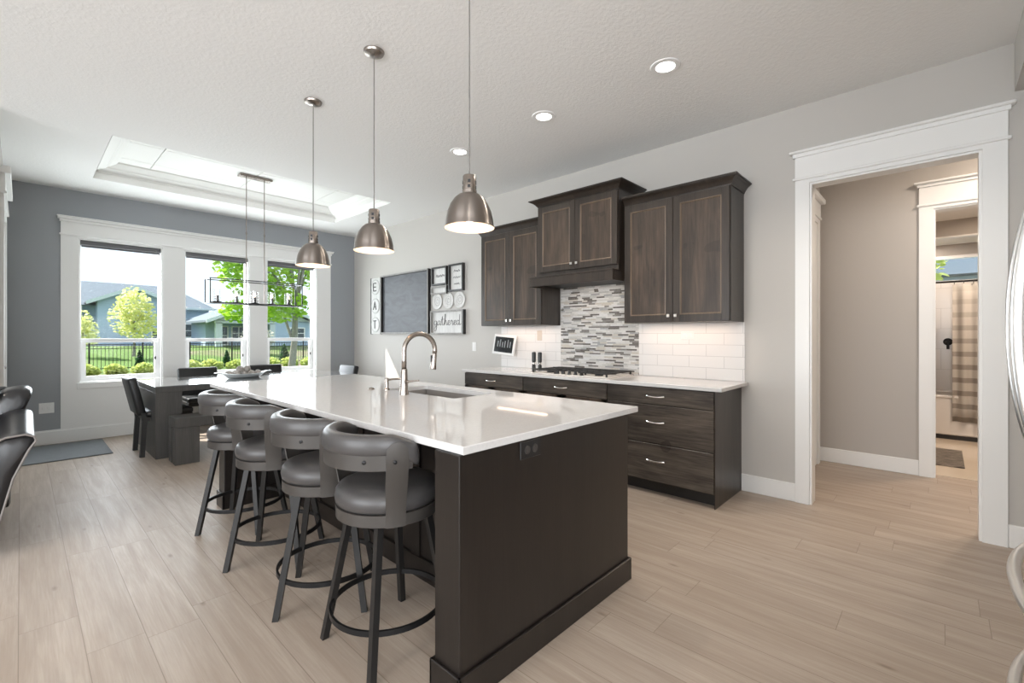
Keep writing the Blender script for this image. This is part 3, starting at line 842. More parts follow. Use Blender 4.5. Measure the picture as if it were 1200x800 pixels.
def panel_door(par, x, ya, yb, za, zb, knob_y, knob_z):
    s_ = 0.062
    d_ = MB()
    d_.box(x, x + 0.02, ya, ya + s_, za, zb, 0.002).box(x, x + 0.02, yb - s_, yb, za, zb, 0.002)
    d_.box(x, x + 0.02, ya + s_, yb - s_, za, za + s_, 0.002).box(x, x + 0.02, ya + s_, yb - s_, zb - s_, zb, 0.002)
    do = d_.build('door', M['wood_frame'], par)
    MB().box(x + 0.010, x + 0.018, ya + s_ - 0.002, yb - s_ + 0.002, za + s_ - 0.002, zb - s_ + 0.002).build('panel', M['wood_v'], do)
    # bead: sloped inner edge
    t = bmesh.new()
    L = []
    for o, xx in ((-0.001, x + 0.001), (0.004, x - 0.001), (0.011, x + 0.0095)):
        L.append([t.verts.new(p) for p in ((xx, ya + s_ + o, za + s_ + o), (xx, yb - s_ - o, za + s_ + o), (xx, yb - s_ - o, zb - s_ - o), (xx, ya + s_ + o, zb - s_ - o))])
    for A, B in zip(L, L[1:]):
        for i in range(4):
            t.faces.new((A[i], A[(i + 1) % 4], B[(i + 1) % 4], B[i]))
    bmesh.ops.recalc_face_normals(t, faces=t.faces[:])
    bd = MB(); bd.add(t); bd.build('bead', M['bead'], do)
    kn = MB().cyl((x - 0.014, knob_y, knob_z), 0.005, 0.014, 10, 'x').box(x - 0.027, x - 0.013, knob_y - 0.014, knob_y + 0.014, knob_z - 0.014, knob_z + 0.014, 0.003)
    kn.build('knob', M['chrome'], do)
def upper(lab, ya, yb, xf, z0, z1, zc, out, zd0=None, zd1=None, ea=1.0, eb=1.0):
    u = thing('wall_cabinet', lab, 'cabinet', (K - 0.15, (ya + yb) / 2, z0), 'dark wall cabinets around the range hood')
    MB().box(xf, K - 0.001, ya, yb, z0, z1).build('carcass', M['wood_frame'], u)
    x = xf - 0.021
    mid = (ya + yb) / 2
    da, db = (zd0 or z0 + 0.002), (zd1 or z1 - 0.006)
    panel_door(u, x, ya + 0.005, mid - 0.0015, da, db, mid - 0.032, da + 0.055)
    panel_door(u, x, mid + 0.0015, yb - 0.005, da, db, mid + 0.032, da + 0.055)
    crown(xf - 0.004, K - 0.001, ya, yb, z1 - 0.002, zc, out, ea, eb).build('crown_moulding', M['wood_edge'], u)
    return u
upper('dark two-door wall cabinet nearest the hall opening', 1.215, 2.150, 3.84, 1.42, 2.500, 2.575, 0.062, eb=0.0)
upper('dark two-door wall cabinet left of the range hood beside the wall art', 3.145, 4.085, 3.84, 1.42, 2.500, 2.575, 0.062, ea=0.0)
hc = upper('raised dark two-door cabinet forming the range hood, over the mosaic', 2.172, 3.128, 3.765, 1.86, 2.662, 2.728, 0.078, 1.965, 2.652)
ap = MB().box(3.635, 3.66, 2.158, 3.142, 1.81, 1.905, 0.003).box(3.66, 3.84, 2.158, 2.172, 1.81, 1.905).box(3.66, 3.84, 3.128, 3.142, 1.81, 1.905).box(3.63, 3.765, 2.156, 3.143, 1.895, 1.912, 0.003)
ap.build('hood_apron', M['wood_edge'], hc)
MB().box(3.66, K - 0.001, 2.172, 3.128, 1.835, 1.86).build('hood_liner', M['toe'], hc, label='black underside of the range hood')

# backsplash
def slabs(name, m, ya, yb, z1, lab):
    o = struct(name, MB().box(K - 0.008, K, ya, yb, 0.9155, z1), m, lab)
slabs('wall_tile_mosaic', M['mosaic'], 2.175, 3.13, 1.834, 'grey and white linear mosaic behind the cooktop')
slabs('wall_tile_near', M['subway'], 1.207, 2.174, 1.419, 'white tile backsplash beneath the near wall cabinet')
slabs('wall_tile_far', M['subway'], 3.131, 4.07, 1.419, 'white tile backsplash beneath the far wall cabinet')
for ya, yb, pw in ((1.3, 2.1, 3.2), (3.22, 4.0, 2.6)):
    light('under_cabinet_light', 'AREA', (4.02, (ya + yb) / 2, 1.412), pw * 0.42, (1, 0.72, 0.54), shape='RECTANGLE', size=0.05, size_y=yb - ya)
light('hood_light', 'AREA', (3.9, 2.65, 1.83), 1.0, (1, 0.85, 0.7), aim=(0, 0, -1), shape='RECTANGLE', size=0.2, size_y=0.6)

# cooktop
ck = thing('gas_cooktop', 'black iron gas cooktop on the back counter before the mosaic', 'cooktop', (3.86, 2.65, 0.915))
MB().box(3.60, 4.09, 2.20, 3.10, 0.9155, 0.926, 0.004, 2).build('cooktop_pan', M['steel'], ck)
for by, bx_, br in ((2.36, 3.96, 0.045), (2.36, 3.73, 0.04), (2.65, 3.9, 0.058), (2.94, 3.96, 0.045), (2.94, 3.73, 0.04)):
    MB().cyl((bx_, by, 0.926), br, 0.012, 20).cyl((bx_, by, 0.938), br * 0.7, 0.008, 20, bev=0.003).build('burner', M['black'], ck, True)
for ya, yb in ((2.215, 2.495), (2.51, 2.79), (2.805, 3.085)):
    gr = MB(); z = 0.956; w_ = 0.012
    x0 = 3.62 if not (ya > 2.5 and ya < 2.6) else 3.72
    for yy in (ya, (ya + yb) / 2, yb):
        gr.bar((x0, yy, z), (4.07, yy, z), w_, 0.014)
    for xx in (x0 + 0.006, (x0 + 4.07) / 2, 4.064):
        gr.bar((xx, ya, z), (xx, yb, z), w_, 0.014)
    for xx in (x0 + 0.006, 4.064):
        for yy in (ya, yb):
            gr.box(xx - 0.007, xx + 0.007, yy - 0.007, yy + 0.007, 0.926, z)
    for xx in (x0 + 0.11, 3.96):
        gr.bar((xx, ya, z + 0.004), (xx, yb, z + 0.004), 0.009, 0.014)
    gr.build('grate', M['iron'], ck)
for i in range(5):
    yy = 2.65 + (i - 2) * 0.072
    MB().lathe([(0, 0), (0.02, 0), (0.02, 0.006), (0.016, 0.01), (0.0145, 0.03), (0, 0.032)], (3.655, yy, 0.926), 18).box(3.64, 3.67, yy - 0.003, yy + 0.003, 0.956, 0.962).build('knob', M['black'], ck, True)
# mills
def mill(x, y, lab):
    o = thing('pepper_mill', lab, 'pepper mill', (x, y, 0.915), 'black mills beside the cooktop')
    MB().lathe([(0, 0), (0.024, 0), (0.024, 0.008), (0.022, 0.05), (0.016, 0.058)], (x, y, 0.9155), 20).build('mill_base', M['black'], o, True)
    MB().lathe([(0.016, 0.058), (0.019, 0.062), (0.019, 0.078), (0.016, 0.082)], (x, y, 0.9155), 20).build('mill_collar', M['chrome'], o, True, label='chrome collar of the mill')
    MB().lathe([(0.016, 0.082), (0.023, 0.09), (0.024, 0.185), (0.02, 0.2), (0, 0.203)], (x, y, 0.9155), 20).build('mill_head', M['black'], o, True)
mill(4.04, 3.43, 'left of two black pepper mills on the back counter')
mill(4.04, 3.34, 'right of two black pepper mills on the back counter')
# tablet on the tiled wall
tbz = thing('wall_tablet', 'tilted white-rimmed display tablet with dark screen above the back counter', 'tablet', (4.10, 3.93, 1.07))
mt = Matrix.Translation((4.095, 3.955, 1.19)) @ Matrix.Rotation(R(4), 4, 'X') @ Matrix.Rotation(R(8), 4, 'Y')
def rb(x0, x1, y0, y1, z0, z1, bev=0.0):
    b_ = MB().box(x0, x1, y0, y1, z0, z1, bev); bmesh.ops.transform(b_.b, matrix=mt, verts=b_.b.verts); return b_
rb(-0.012, 0.008, -0.185, 0.185, -0.125, 0.125, 0.005).build('tablet_case', M['plate'], tbz)
rb(-0.014, -0.0115, -0.155, 0.155, -0.095, 0.095).build('screen', M['screen'], tbz, label='dark screen showing pale upright shapes')
ic = MB()
for yy, zz_, hh in ((0.1, 0.0, 0.06), (0.06, 0.01, 0.075), (0.02, -0.005, 0.055), (-0.02, 0.0, 0.07), (-0.07, 0.01, 0.08), (-0.11, 0.0, 0.06)):
    b_ = MB().box(-0.0146, -0.0138, yy - 0.007, yy + 0.007, zz_ - hh / 2, zz_ + hh * 0.7, 0.0)
    bmesh.ops.transform(b_.b, matrix=mt, verts=b_.b.verts)
    me = bpy.data.meshes.new('t'); b_.b.to_mesh(me); ic.b.from_mesh(me); bpy.data.meshes.remove(me)
ic.build('screen_picture', mat('screen_glow_grey', (0.25, 0.27, 0.28), 0.3), tbz)
MB().box(4.1, K - 0.008, 3.94, 3.97, 1.16, 1.2).build('mount', M['black'], tbz)

# outlets and switches
def outlet_plate(name, lab, cat, plane, a, z, w_, h, m_plate, grp=None, tiltd=False, paddles=1):
    """plane: ('x', X) facing -x or ('y', Y) facing -y"""
    ax, v = plane
    loc = (v, a, z) if ax == 'x' else (a, v, z)
    o = thing(name, lab, cat, loc, grp)
    def bx(o0, o1, a0, a1, z0, z1, bev=0.0):
        return MB().box(v - o1, v - o0, a0, a1, z0, z1, bev) if ax == 'x' else MB().box(a0, a1, v - o1, v - o0, z0, z1, bev)
    bx(0, 0.006, a - w_ / 2, a + w_ / 2, z - h / 2, z + h / 2, 0.002).build('cover_plate', m_plate, o)
    if w_ > h:
        for s_ in (-1, 1):
            bx(0.005, 0.009, a + s_ * 0.022 - 0.014, a + s_ * 0.022 + 0.014, z - 0.016, z + 0.016, 0.002).build('socket', m_plate, o)
    else:
        for i in range(paddles):
            ac = a + (i - (paddles - 1) / 2) * 0.046
            bx(0.005, 0.009, ac - 0.016, ac + 0.016, z - 0.033, z + 0.033, 0.002).build('insert', m_plate, o)
    return o
outlet_plate('power_outlet', 'white outlet plate low on the slate wall left of the windows', 'outlet', ('y', WY), 0.212, 0.436, 0.13, 0.125, M['plate'])
outlet_plate('light_switch', 'narrow white switch plate on the grey wall left of the back counter', 'light switch', ('x', K), 4.583, 1.157, 0.075, 0.118, M['plate'])
outlet_plate('power_outlet', 'white outlet on the white tile under the near wall cabinet', 'outlet', ('x', K - 0.008), 1.69, 1.305, 0.118, 0.072, M['plate'])
outlet_plate('power_outlet', 'beige outlet on the white tile above the pepper mills', 'outlet', ('x', K - 0.008), 3.44, 1.305, 0.072, 0.118, mat('beige_plate', (0.58, 0.52, 0.45), 0.4))

# ------------------------------------------------------------------ island
isl = thing('kitchen_island', 'dark espresso kitchen island body under the white quartz top', 'kitchen island', (1.65, 2.65, 0))
IX0, IX1, IY0, IY1 = 1.045, 2.226, 1.228, 4.07
MB().box(IX0, IX1, IY0, IY0 + 0.14, 0, 0.884, 0.003).build('end_panel', M['island'], isl)
MB().box(IX0, IX1, IY1 - 0.134, IY1, 0, 0.884, 0.003).build('end_panel', M['island'], isl)
MB().box(1.475, 1.50, IY0 + 0.14, IY1 - 0.134, 0, 0.884).build('back_panel', M['island'], isl)
MB().box(IX1 - 0.03, IX1 - 0.005, IY0 + 0.14, IY1 - 0.134, 0.1, 0.884).build('front_panel', M['island'], isl)
MB().box(1.50, IX1 - 0.03, IY0 + 0.14, IY1 - 0.134, 0.1, 0.12).build('cabinet_floor', M['island'], isl)
for i in range(4):
    ya = 1.45 + i * 0.6
    MB().box(1.463, 1.475, ya, ya + 0.07, 0.118, 0.884).build('batten', M['island'], isl)
bm_ = MB()
e = 0.014
for ya, yb in ((IY0, IY0 + 0.14), (IY1 - 0.134, IY1)):
    bm_.box(IX0 - e, IX1 + e, ya - e, ya, 0, 0.115, 0.003).box(IX0 - e, IX0, ya - e, yb + e, 0, 0.115, 0.003).box(IX1, IX1 + e, ya - e, yb + e, 0, 0.115, 0.003).box(IX0 - e, 1.475, yb, yb + e, 0, 0.115, 0.003)
bm_.box(1.475 - e, 1.475, IY0 + 0.14 + e, IY1 - 0.134 - e, 0, 0.115, 0.003)
bm_.build('base_moulding', M['island'], isl)
po = MB().box(1.358, 1.486, IY0 - 0.006, IY0, 0.808, 0.878, 0.002).build('outlet', M['black'], isl, label='black outlet set in the end of the island')
for s_ in (-1, 1):
    xx = 1.422 + s_ * 0.024
    sk = MB().lathe([(0.0, 0), (0.017, 0), (0.017, 0.003), (0.0, 0.003)], (xx, IY0 - 0.006, 0.843), 18, '-y')
    sk.box(xx - 0.008, xx - 0.005, IY0 - 0.0105, IY0 - 0.008, 0.838, 0.852).box(xx + 0.005, xx + 0.008, IY0 - 0.0105, IY0 - 0.008, 0.838, 0.852)
    sk.build('socket', mat('dark_socket', (0.05, 0.045, 0.042), 0.3), po)
# worktop with a cut-out for the sink
SX0, SX1, SY0, SY1 = 1.83, 2.178, 2.20, 2.955
CX0, CX1, CY0, CY1 = 1.057, 2.322, 1.22, 4.367
t = bmesh.new()
def ring(z, o=0.0):
    return [t.verts.new(p) for p in ((CX0 + o, CY0 + o, z), (CX1 - o, CY0 + o, z), (CX1 - o, CY1 - o, z), (CX0 + o, CY1 - o, z))]
def hole(z):
    r_ = 0.03; out = []
    for (cx, cy, a0) in ((SX0 + r_, SY0 + r_, 180), (SX1 - r_, SY0 + r_, 270), (SX1 - r_, SY1 - r_, 0), (SX0 + r_, SY1 - r_, 90)):
        out.append([t.verts.new((cx + r_ * math.cos(R(a0 + 22.5 * q)), cy + r_ * math.sin(R(a0 + 22.5 * q)), z)) for q in range(5)])
    return out
zt, zb = 0.915, 0.885
OT2, OT, OB, OB2 = ring(zt, 0.003), ring(zt - 0.003), ring(zb + 0.002), ring(zb, 0.002)
HT, HB = hole(zt), hole(zb)
def annulus(O, H, flip):
    for i in range(4):
        j = (i + 1) % 4
        loop = [O[i], O[j]] + [H[j][0]] + list(reversed(H[i]))[:1]
        fs = [[O[i], O[j], H[j][0], H[i][4]]]
        for q in range(4):
            fs.append([O[i], H[i][q + 1], H[i][q]])
        for f_ in fs:
            t.faces.new(f_ if not flip else list(reversed(f_)))
annulus(OT2, HT, False); annulus(OB2, HB, True)
for A, B in ((OT2, OT), (OT, OB), (OB, OB2)):
    for i in range(4):
        t.faces.new((A[i], B[i], B[(i + 1) % 4], A[(i + 1) % 4]))
ht = [v for s_ in HT for v in s_]; hb = [v for s_ in HB for v in s_]
for i in range(20):
    t.faces.new((ht[i], ht[(i + 1) % 20], hb[(i + 1) % 20], hb[i]))
bmesh.ops.recalc_face_normals(t, faces=t.faces[:])
cw = MB(); cw.add(t)
tag(cw.build('island_countertop', M['quartz']), 'large white quartz island top with sink cut-out', 'countertop')
sk = thing('kitchen_sink', 'stainless undermount sink set in the island top', 'sink', ((SX0 + SX1) / 2, (SY0 + SY1) / 2, 0.68))
b_ = MB()
zb = 0.68; th = 0.006; zt2 = 0.8845
b_.box(SX0 - th, SX1 + th, SY0 - th, SY1 + th, zb - th, zb)
b_.box(SX0 - th, SX0, SY0 - th, SY1 + th, zb, zt2).box(SX1, SX1 + th, SY0 - th, SY1 + th, zb, zt2).box(SX0, SX1, SY0 - th, SY0, zb, zt2).box(SX0, SX1, SY1, SY1 + th, zb, zt2)
b_.build('basin', mat('dull_sink_steel', (0.30, 0.28, 0.265), 0.42, 0.3), sk)
MB().lathe([(0, 0.004), (0.03, 0.003), (0.045, 0.006), (0.05, 0.0)], ((SX0 + SX1) / 2, (SY0 + SY1) / 2, zb), 24).build('drain', M['chrome'], sk, True)

# faucet
FX, FY = 1.735, 2.60
fa = thing('kitchen_faucet', 'tall gooseneck brushed nickel faucet on the island top', 'faucet', (FX, FY, 0.915))
MB().lathe([(0, 0), (0.032, 0), (0.031, 0.012), (0.027, 0.03), (0.023, 0.09), (0.022, 0.15), (0.022, 0.165), (0.0175, 0.17)], (FX, FY, 0.9155), 28).build('faucet_body', M['nickel'], fa, True)
dirv = Vector((1, -0.2, 0)).normalized()
rad = 0.112
path = [Vector((FX, FY, 1.08)), Vector((FX, FY, 1.14)), Vector((FX, FY, 1.205))]
for i in range(1, 17):
    a = R(180 - i * 180 / 16 * 1.07)
    path.append(Vector((FX, FY, 1.205)) + dirv * (rad + rad * math.cos(a)) + Vector((0, 0, rad * math.sin(a))))
tip = path[-1]
MB().tube(path, 0.0165, 16).build('gooseneck', M['nickel'], fa, 'all')
dd = (path[-1] - path[-2]).normalized()
sh_ = MB().tube([tip, tip + dd * 0.01, tip + dd * 0.06, tip + dd * 0.105, tip + dd * 0.11], 0.0175, 18, scales=[0.98, 1.05, 1.1, 1.28, 1.2])
so = sh_.build('spray_head', M['nickel'], fa, True)
pb = tip + dd * 0.035 - dirv * 0.0185
MB().box(pb.x - 0.004, pb.x + 0.004, pb.y - 0.008, pb.y + 0.008, pb.z - 0.025, pb.z + 0.025, 0.003).build('spray_button', M['black'], fa)

lv = MB().cyl((FX, FY - 0.018, 1.0), 0.013, 0.02, 14, '-y').tube([(FX, FY - 0.036, 1.0), (FX + 0.02, FY - 0.06, 1.005), (FX + 0.04, FY - 0.11, 1.012)], 0.007, 10, scales=[1.2, 1, 0.8])
lv.build('lever', M['nickel'], fa, True)
sd = thing('soap_dispenser', 'short nickel soap dispenser behind the faucet on the island', 'soap dispenser', (1.79, 2.90, 0.915))
MB().lathe([(0, 0), (0.022, 0), (0.021, 0.008), (0.014, 0.014), (0.014, 0.08), (0.012, 0.085), (0, 0.088)], (1.79, 2.90, 0.9155), 18).build('pump', M['nickel'], sd, True)
MB().tube([(1.79, 2.90, 0.985), (1.83, 2.885, 0.992), (1.90, 2.86, 0.99), (1.905, 2.858, 0.975)], 0.007, 10).build('spout', M['nickel'], sd, True)
tag(MB().lathe([(0, 0.014), (0.012, 0.012), (0.022, 0.006), (0.024, 0)], (1.742, 3.03, 0.9155), 18).build('disposal_button', M['nickel'], None, True), 'small round nickel air button on the island top', 'button')

# ------------------------------------------------------------------ bar stools
def make_stool():
    s = thing('bar_stool', '', 'bar stool', (0, 0, 0), 'grey swivel stools at the island')
    MB().lathe([(0, 0.606), (0.205, 0.606), (0.217, 0.618), (0.221, 0.640), (0.217, 0.664), (0.203, 0.682), (0.165, 0.693), (0.08, 0.699), (0, 0.70)], seg=56).build('seat_cushion', M['stool_pad'], s, 'all')
    MB().lathe([(0.204, 0.56), (0.213, 0.557), (0.216, 0.56), (0.216, 0.605), (0.204, 0.606), (0, 0.606)], seg=56).lathe([(0.204, 0.56), (0.0, 0.562)], seg=56).build('seat_ring', M['stool_metal'], s, True)
    MB().cyl((0, 0, 0.525), 0.1, 0.036, 28, bev=0.004).build('swivel', M['stool_leg'], s, True)
    # back band
    rB = 0.262
    def arc(a0, a1, n):
        return [R(180 + a0 + (a1 - a0) * i / n) for i in range(n + 1)]
    def ribbon(r0, r1, z0, z1, a0, a1, n=40):
        t = bmesh.new(); L = []
        for a in arc(a0, a1, n):
            L.append([t.verts.new((r * math.cos(a), r * math.sin(a), z)) for r, z in ((r0, z0), (r1, z0), (r1, z1), (r0, z1))])
        for A, B in zip(L, L[1:]):
            for j in range(4):
                t.faces.new((A[j], A[(j + 1) % 4], B[(j + 1) % 4], B[j]))
        t.faces.new(L[0]); t.faces.new(list(reversed(L[-1])))
        bmesh.ops.recalc_face_normals(t, faces=t.faces[:])
        return t
    bd = MB(); bd.add(ribbon(rB - 0.005, rB + 0.001, 0.792, 0.852, -78, 78)); bd.build('back_band', M['stool_metal'], s, True)
    # side uprights: flat plates leaning outwards from the seat ring to the band
    for sg in (-1, 1):
        t = bmesh.new(); L = []
        prof = [(0.558, 0.2165, 10.0), (0.60, 0.218, 10.0), (0.65, 0.226, 9.8), (0.74, 0.246, 9.8), (0.80, rB + 0.002, 9.0), (0.85, rB + 0.006, 9.0), (0.875, rB + 0.0062, 8.2), (0.893, rB + 0.006, 5.2), (0.9, rB + 0.0055, 2.0)]
        for z, r, hw in prof:
            row = []
            for q in range(7):
                a = R(180 + sg * 65 + (-hw + 2 * hw * q / 6))
                row.append((t.verts.new((r * math.cos(a), r * math.sin(a), z)), t.verts.new(((r + 0.005) * math.cos(a), (r + 0.005) * math.sin(a), z))))
            L.append(row)
        for A, B in zip(L, L[1:]):
            for q in range(6):
                t.faces.new((A[q][0], A[q + 1][0], B[q + 1][0], B[q][0])); t.faces.new((A[q][1], B[q][1], B[q + 1][1], A[q + 1][1]))
            t.faces.new((A[0][0], B[0][0], B[0][1], A[0][1])); t.faces.new((A[6][0], A[6][1], B[6][1], B[6][0]))
        for A in (L[0], L[-1]):
            for q in range(6):
                t.faces.new((A[q][0], A[q][1], A[q + 1][1], A[q + 1][0]))
        bmesh.ops.recalc_face_normals(t, faces=t.faces[:])
        u = MB(); u.add(t); u.build('upright', M['stool_metal'], s, True, angle=50)
    # padded back rest wrapping the band
    t = bmesh.new(); L = []
    n = 64
    for i in range(n + 1):
        f = -1 + 2 * i / n
        a = R(180 + f * 86)
        e_ = max(0.0, (abs(f) - 0.70) / 0.30)
        zc = 0.885 - 0.050 * e_ ** 1.3
        hh = 0.040 + 0.006 * e_
        rc = 0.243 + 0.002 * e_
        ww_ = 0.027
        if abs(f) > 0.93:
            q_ = math.sqrt(max(0.03, 1 - ((abs(f) - 0.93) / 0.07) ** 2)); hh *= 0.55 + 0.45 * q_; ww_ *= q_
        rowv = []
        for j in range(20):
            b = 2 * math.pi * j / 20
            cx = math.copysign(abs(math.cos(b)) ** 0.6, math.cos(b)); cz = math.copysign(abs(math.sin(b)) ** 0.6, math.sin(b))
            rr = rc + ww_ * cx - (0.006 if cz > 0 else 0) * cz
            rowv.append(t.verts.new((rr * math.cos(a), rr * math.sin(a), zc + hh * cz)))
        L.append(rowv)
    for A, B in zip(L, L[1:]):
        for j in range(20):
            t.faces.new((A[j], A[(j + 1) % 20], B[(j + 1) % 20], B[j]))
    t.faces.new(L[0]); t.faces.new(list(reversed(L[-1])))
    bmesh.ops.recalc_face_normals(t, faces=t.faces[:])
    pd = MB(); pd.add(t); pd.build('back_pad', M['stool_pad'], s, 'all')
    for a_ in (-63, -38, 38, 63):
        a = R(180 + a_)
        r = rB + (0.0105 if abs(a_) > 50 else 0.001)
        sc = MB().lathe([(0.0075, 0), (0.0075, 0.003), (0.004, 0.005), (0, 0.005)], (0, 0, 0), 14, 'x')
        bmesh.ops.transform(sc.b, matrix=Matrix.Translation((r * math.cos(a), r * math.sin(a), 0.826)) @ Matrix.Rotation(a, 4, 'Z'), verts=sc.b.verts)
        sc.build('screw', M['black_metal'], s, True)
    for sx in (-1, 1):
        for sy in (-1, 1):
            lg = MB().bar((sx * 0.115, sy * 0.115, 0.556), (sx * 0.195, sy * 0.195, 0.0), 0.027, 0.027, up=(0, 1, 0))
            for v in lg.b.verts:
                if v.co.z < 0.03: v.co.z = 0.0
            lg.build('leg', M['stool_leg'], s)
    MB().sweep([(0.236 * math.cos(2 * math.pi * i / 56), 0.236 * math.sin(2 * math.pi * i / 56), 0.165) for i in range(56)], [(-0.005, -0.011), (0.005, -0.011), (0.005, 0.011), (-0.005, 0.011)], closed=True, up=(0, 0, 1)).build('foot_ring', M['black_metal'], s, True)
    return s
STO = [(1.09, 1.75, 0, 0, 'grey padded swivel bar stool nearest the camera, first at the island'),
       (1.07, 2.27, 54, 0, 'grey padded swivel bar stool second from the near end of the island'),
       (1.05, 2.90, 48, 0, 'grey padded swivel bar stool third from the near end of the island'),
       (1.066, 3.55, 45, 0, 'grey padded swivel bar stool farthest along the island, near the bench')]
proto = make_stool()
for i, (x, y, base, sw, lab) in enumerate(STO):
    o = proto if i == 0 else dup(proto, (x, y, 0), R(sw))
    o.location = (x, y, 0); o['label'] = lab
    for ch in o.children:
        if ch.name.split('.')[0] in ('leg', 'foot_ring'):
            ch.rotation_euler.z = R(base - sw)

# ------------------------------------------------------------------ pendants, cans, chandelier
def make_pendant():
    p = thing('pendant_lamp', '', 'pendant lamp', (0, 0, 0), 'brushed nickel dome pendants over the island')
    z0 = 1.84
    prof = [(0.124, z0), (0.1245, z0 + 0.004), (0.121, z0 + 0.010), (0.118, z0 + 0.04), (0.109, z0 + 0.08), (0.094, z0 + 0.117), (0.074, z0 + 0.146), (0.054, z0 + 0.163), (0.036, z0 + 0.17)]
    MB().lathe(prof, seg=64).build('dome_shade', M['spun'], p, 'all')
    inn = [(0.124, z0), (0.119, z0 + 0.01), (0.115, z0 + 0.04), (0.106, z0 + 0.078), (0.091, z0 + 0.113), (0.071, z0 + 0.141), (0.05, z0 + 0.158), (0, z0 + 0.163)]
    MB().lathe(inn, seg=64).build('shade_lining', M['shade_in'], p, 'all', label='white lining inside the dome')
    MB().lathe([(0.036, z0 + 0.168), (0.036, z0 + 0.186), (0.033, z0 + 0.188), (0.033, z0 + 0.255), (0.03, z0 + 0.26), (0, z0 + 0.261)], seg=32).build('neck', M['nickel'], p, True)
    for i in range(4):
        a = R(45 + 90 * i)
        for z in (z0 + 0.2, z0 + 0.225):
            sl = MB().box(-0.002, 0.002, -0.007, 0.007, -0.008, 0.008)
            bmesh.ops.transform(sl.b, matrix=Matrix.Rotation(a, 4, 'Z') @ Matrix.Translation((0.0325, 0, z)), verts=sl.b.verts)
            sl.build('vent_slot', M['black'], p)
    MB().cyl((0, 0, z0 + 0.26), 0.0035, CZ - 0.02 - z0 - 0.26, 10).build('stem', mat('grey_cord', (0.2, 0.19, 0.18), 0.5) if 'cord' not in M else M['cord'], p, True)
    MB().lathe([(0, CZ - 0.028), (0.03, CZ - 0.026), (0.058, CZ - 0.016), (0.064, CZ - 0.004), (0.064, CZ - 0.0005), (0, CZ - 0.0005)], seg=32).build('canopy', M['nickel'], p, True)
    MB().ball((0, 0, z0 + 0.055), 0.03, 16).cyl((0, 0, z0 + 0.08), 0.016, 0.06, 14).build('bulb', M['bulb'], p, True)
    return p
PEN = [(1.525, 1.715, 'brushed nickel dome pendant lamp nearest the camera over the island'),
       (1.525, 2.618, 'brushed nickel dome pendant lamp in the middle over the island'),
       (1.532, 3.518, 'brushed nickel dome pendant lamp at the far end of the island')]
pp = make_pendant()
for i, (x, y, lab) in enumerate(PEN):
    o = pp if i == 0 else dup(pp, (x, y, 0))
    o.location = (x, y, 0); o['label'] = lab
    light('pendant_light', 'POINT', (x, y, 1.868), 1.9, (1, 0.70, 0.48), shadow_soft_size=0.03)
CAN = [(2.935, 1.343, 'recessed ceiling light nearest the hall opening'), (2.925, 2.376, 'recessed ceiling light above the range hood side'), (2.927, 3.43, 'recessed ceiling light farthest along, beside the near pendant cord')]
def make_can():
    c = thing('recessed_light', '', 'ceiling light', (0, 0, 0), 'recessed lights in the ceiling')
    MB().lathe([(0.062, CZ - 0.006), (0.075, CZ - 0.008), (0.094, CZ - 0.006), (0.098, CZ - 0.0005), (0.062, CZ - 0.0005)], seg=40).build('trim_ring', M['vinyl'], c, True)
    MB().lathe([(0, CZ - 0.004), (0.063, CZ - 0.004), (0.063, CZ - 0.001), (0, CZ - 0.001)], seg=32).build('lens', M['can_lens'], c, True)
    return c
cc = make_can()
for i, (x, y, lab) in enumerate(CAN):
    o = cc if i == 0 else dup(cc, (x, y, 0))
    o.location = (x, y, 0); o['label'] = lab
    light('recessed_lamp', 'SPOT', (x, y, CZ - 0.02), 48, (1, 0.90, 0.78), aim=(0, 0, -1), spot_size=R(140), spot_blend=0.8, shadow_soft_size=0.06)

ch = thing('linear_chandelier', 'long black box-frame chandelier with five glass candles over the dining table', 'chandelier', (2.01, 6.255, 1.69))
X0, X1, Y0, Y1, Z0, Z1 = 1.49, 2.53, 6.145, 6.365, 1.692, 1.972
fr = MB(); w_ = 0.011
for y in (Y0, Y1):
    fr.bar((X0, y, Z1), (X1, y, Z1), w_); 
    for x in (X0, X1):
        fr.bar((x, y, Z0), (x, y, Z1), w_)
    fr.bar((X0, y, Z0), (X1, y, Z0), w_)
for z in (Z0, Z1):
    for x in (X0, X1):
        fr.bar((x, Y0, z), (x, Y1, z), w_)
fr.build('box_frame', M['black_metal'], ch)
yc = (Y0 + Y1) / 2
MB().bar((X0, yc, Z0), (X1, yc, Z0), 0.02, 0.012).bar((1.9, Y0, Z1), (1.9, Y1, Z1), w_).bar((2.105, Y0, Z1), (2.105, Y1, Z1), w_).build('centre_bar', M['black_metal'], ch)
TZ = CZ + 0.182
for x in (1.9, 2.105):
    MB().cyl((x, yc, Z0), 0.0055, TZ - 0.02 - Z0, 12).cyl((x, yc, 2.55), 0.009, 0.03, 12).build('hanging_rod', M['nickel'], ch, True)
MB().box(1.815, 2.19, yc - 0.055, yc + 0.055, TZ - 0.026, TZ - 0.001, 0.006).build('canopy', M['nickel'], ch)
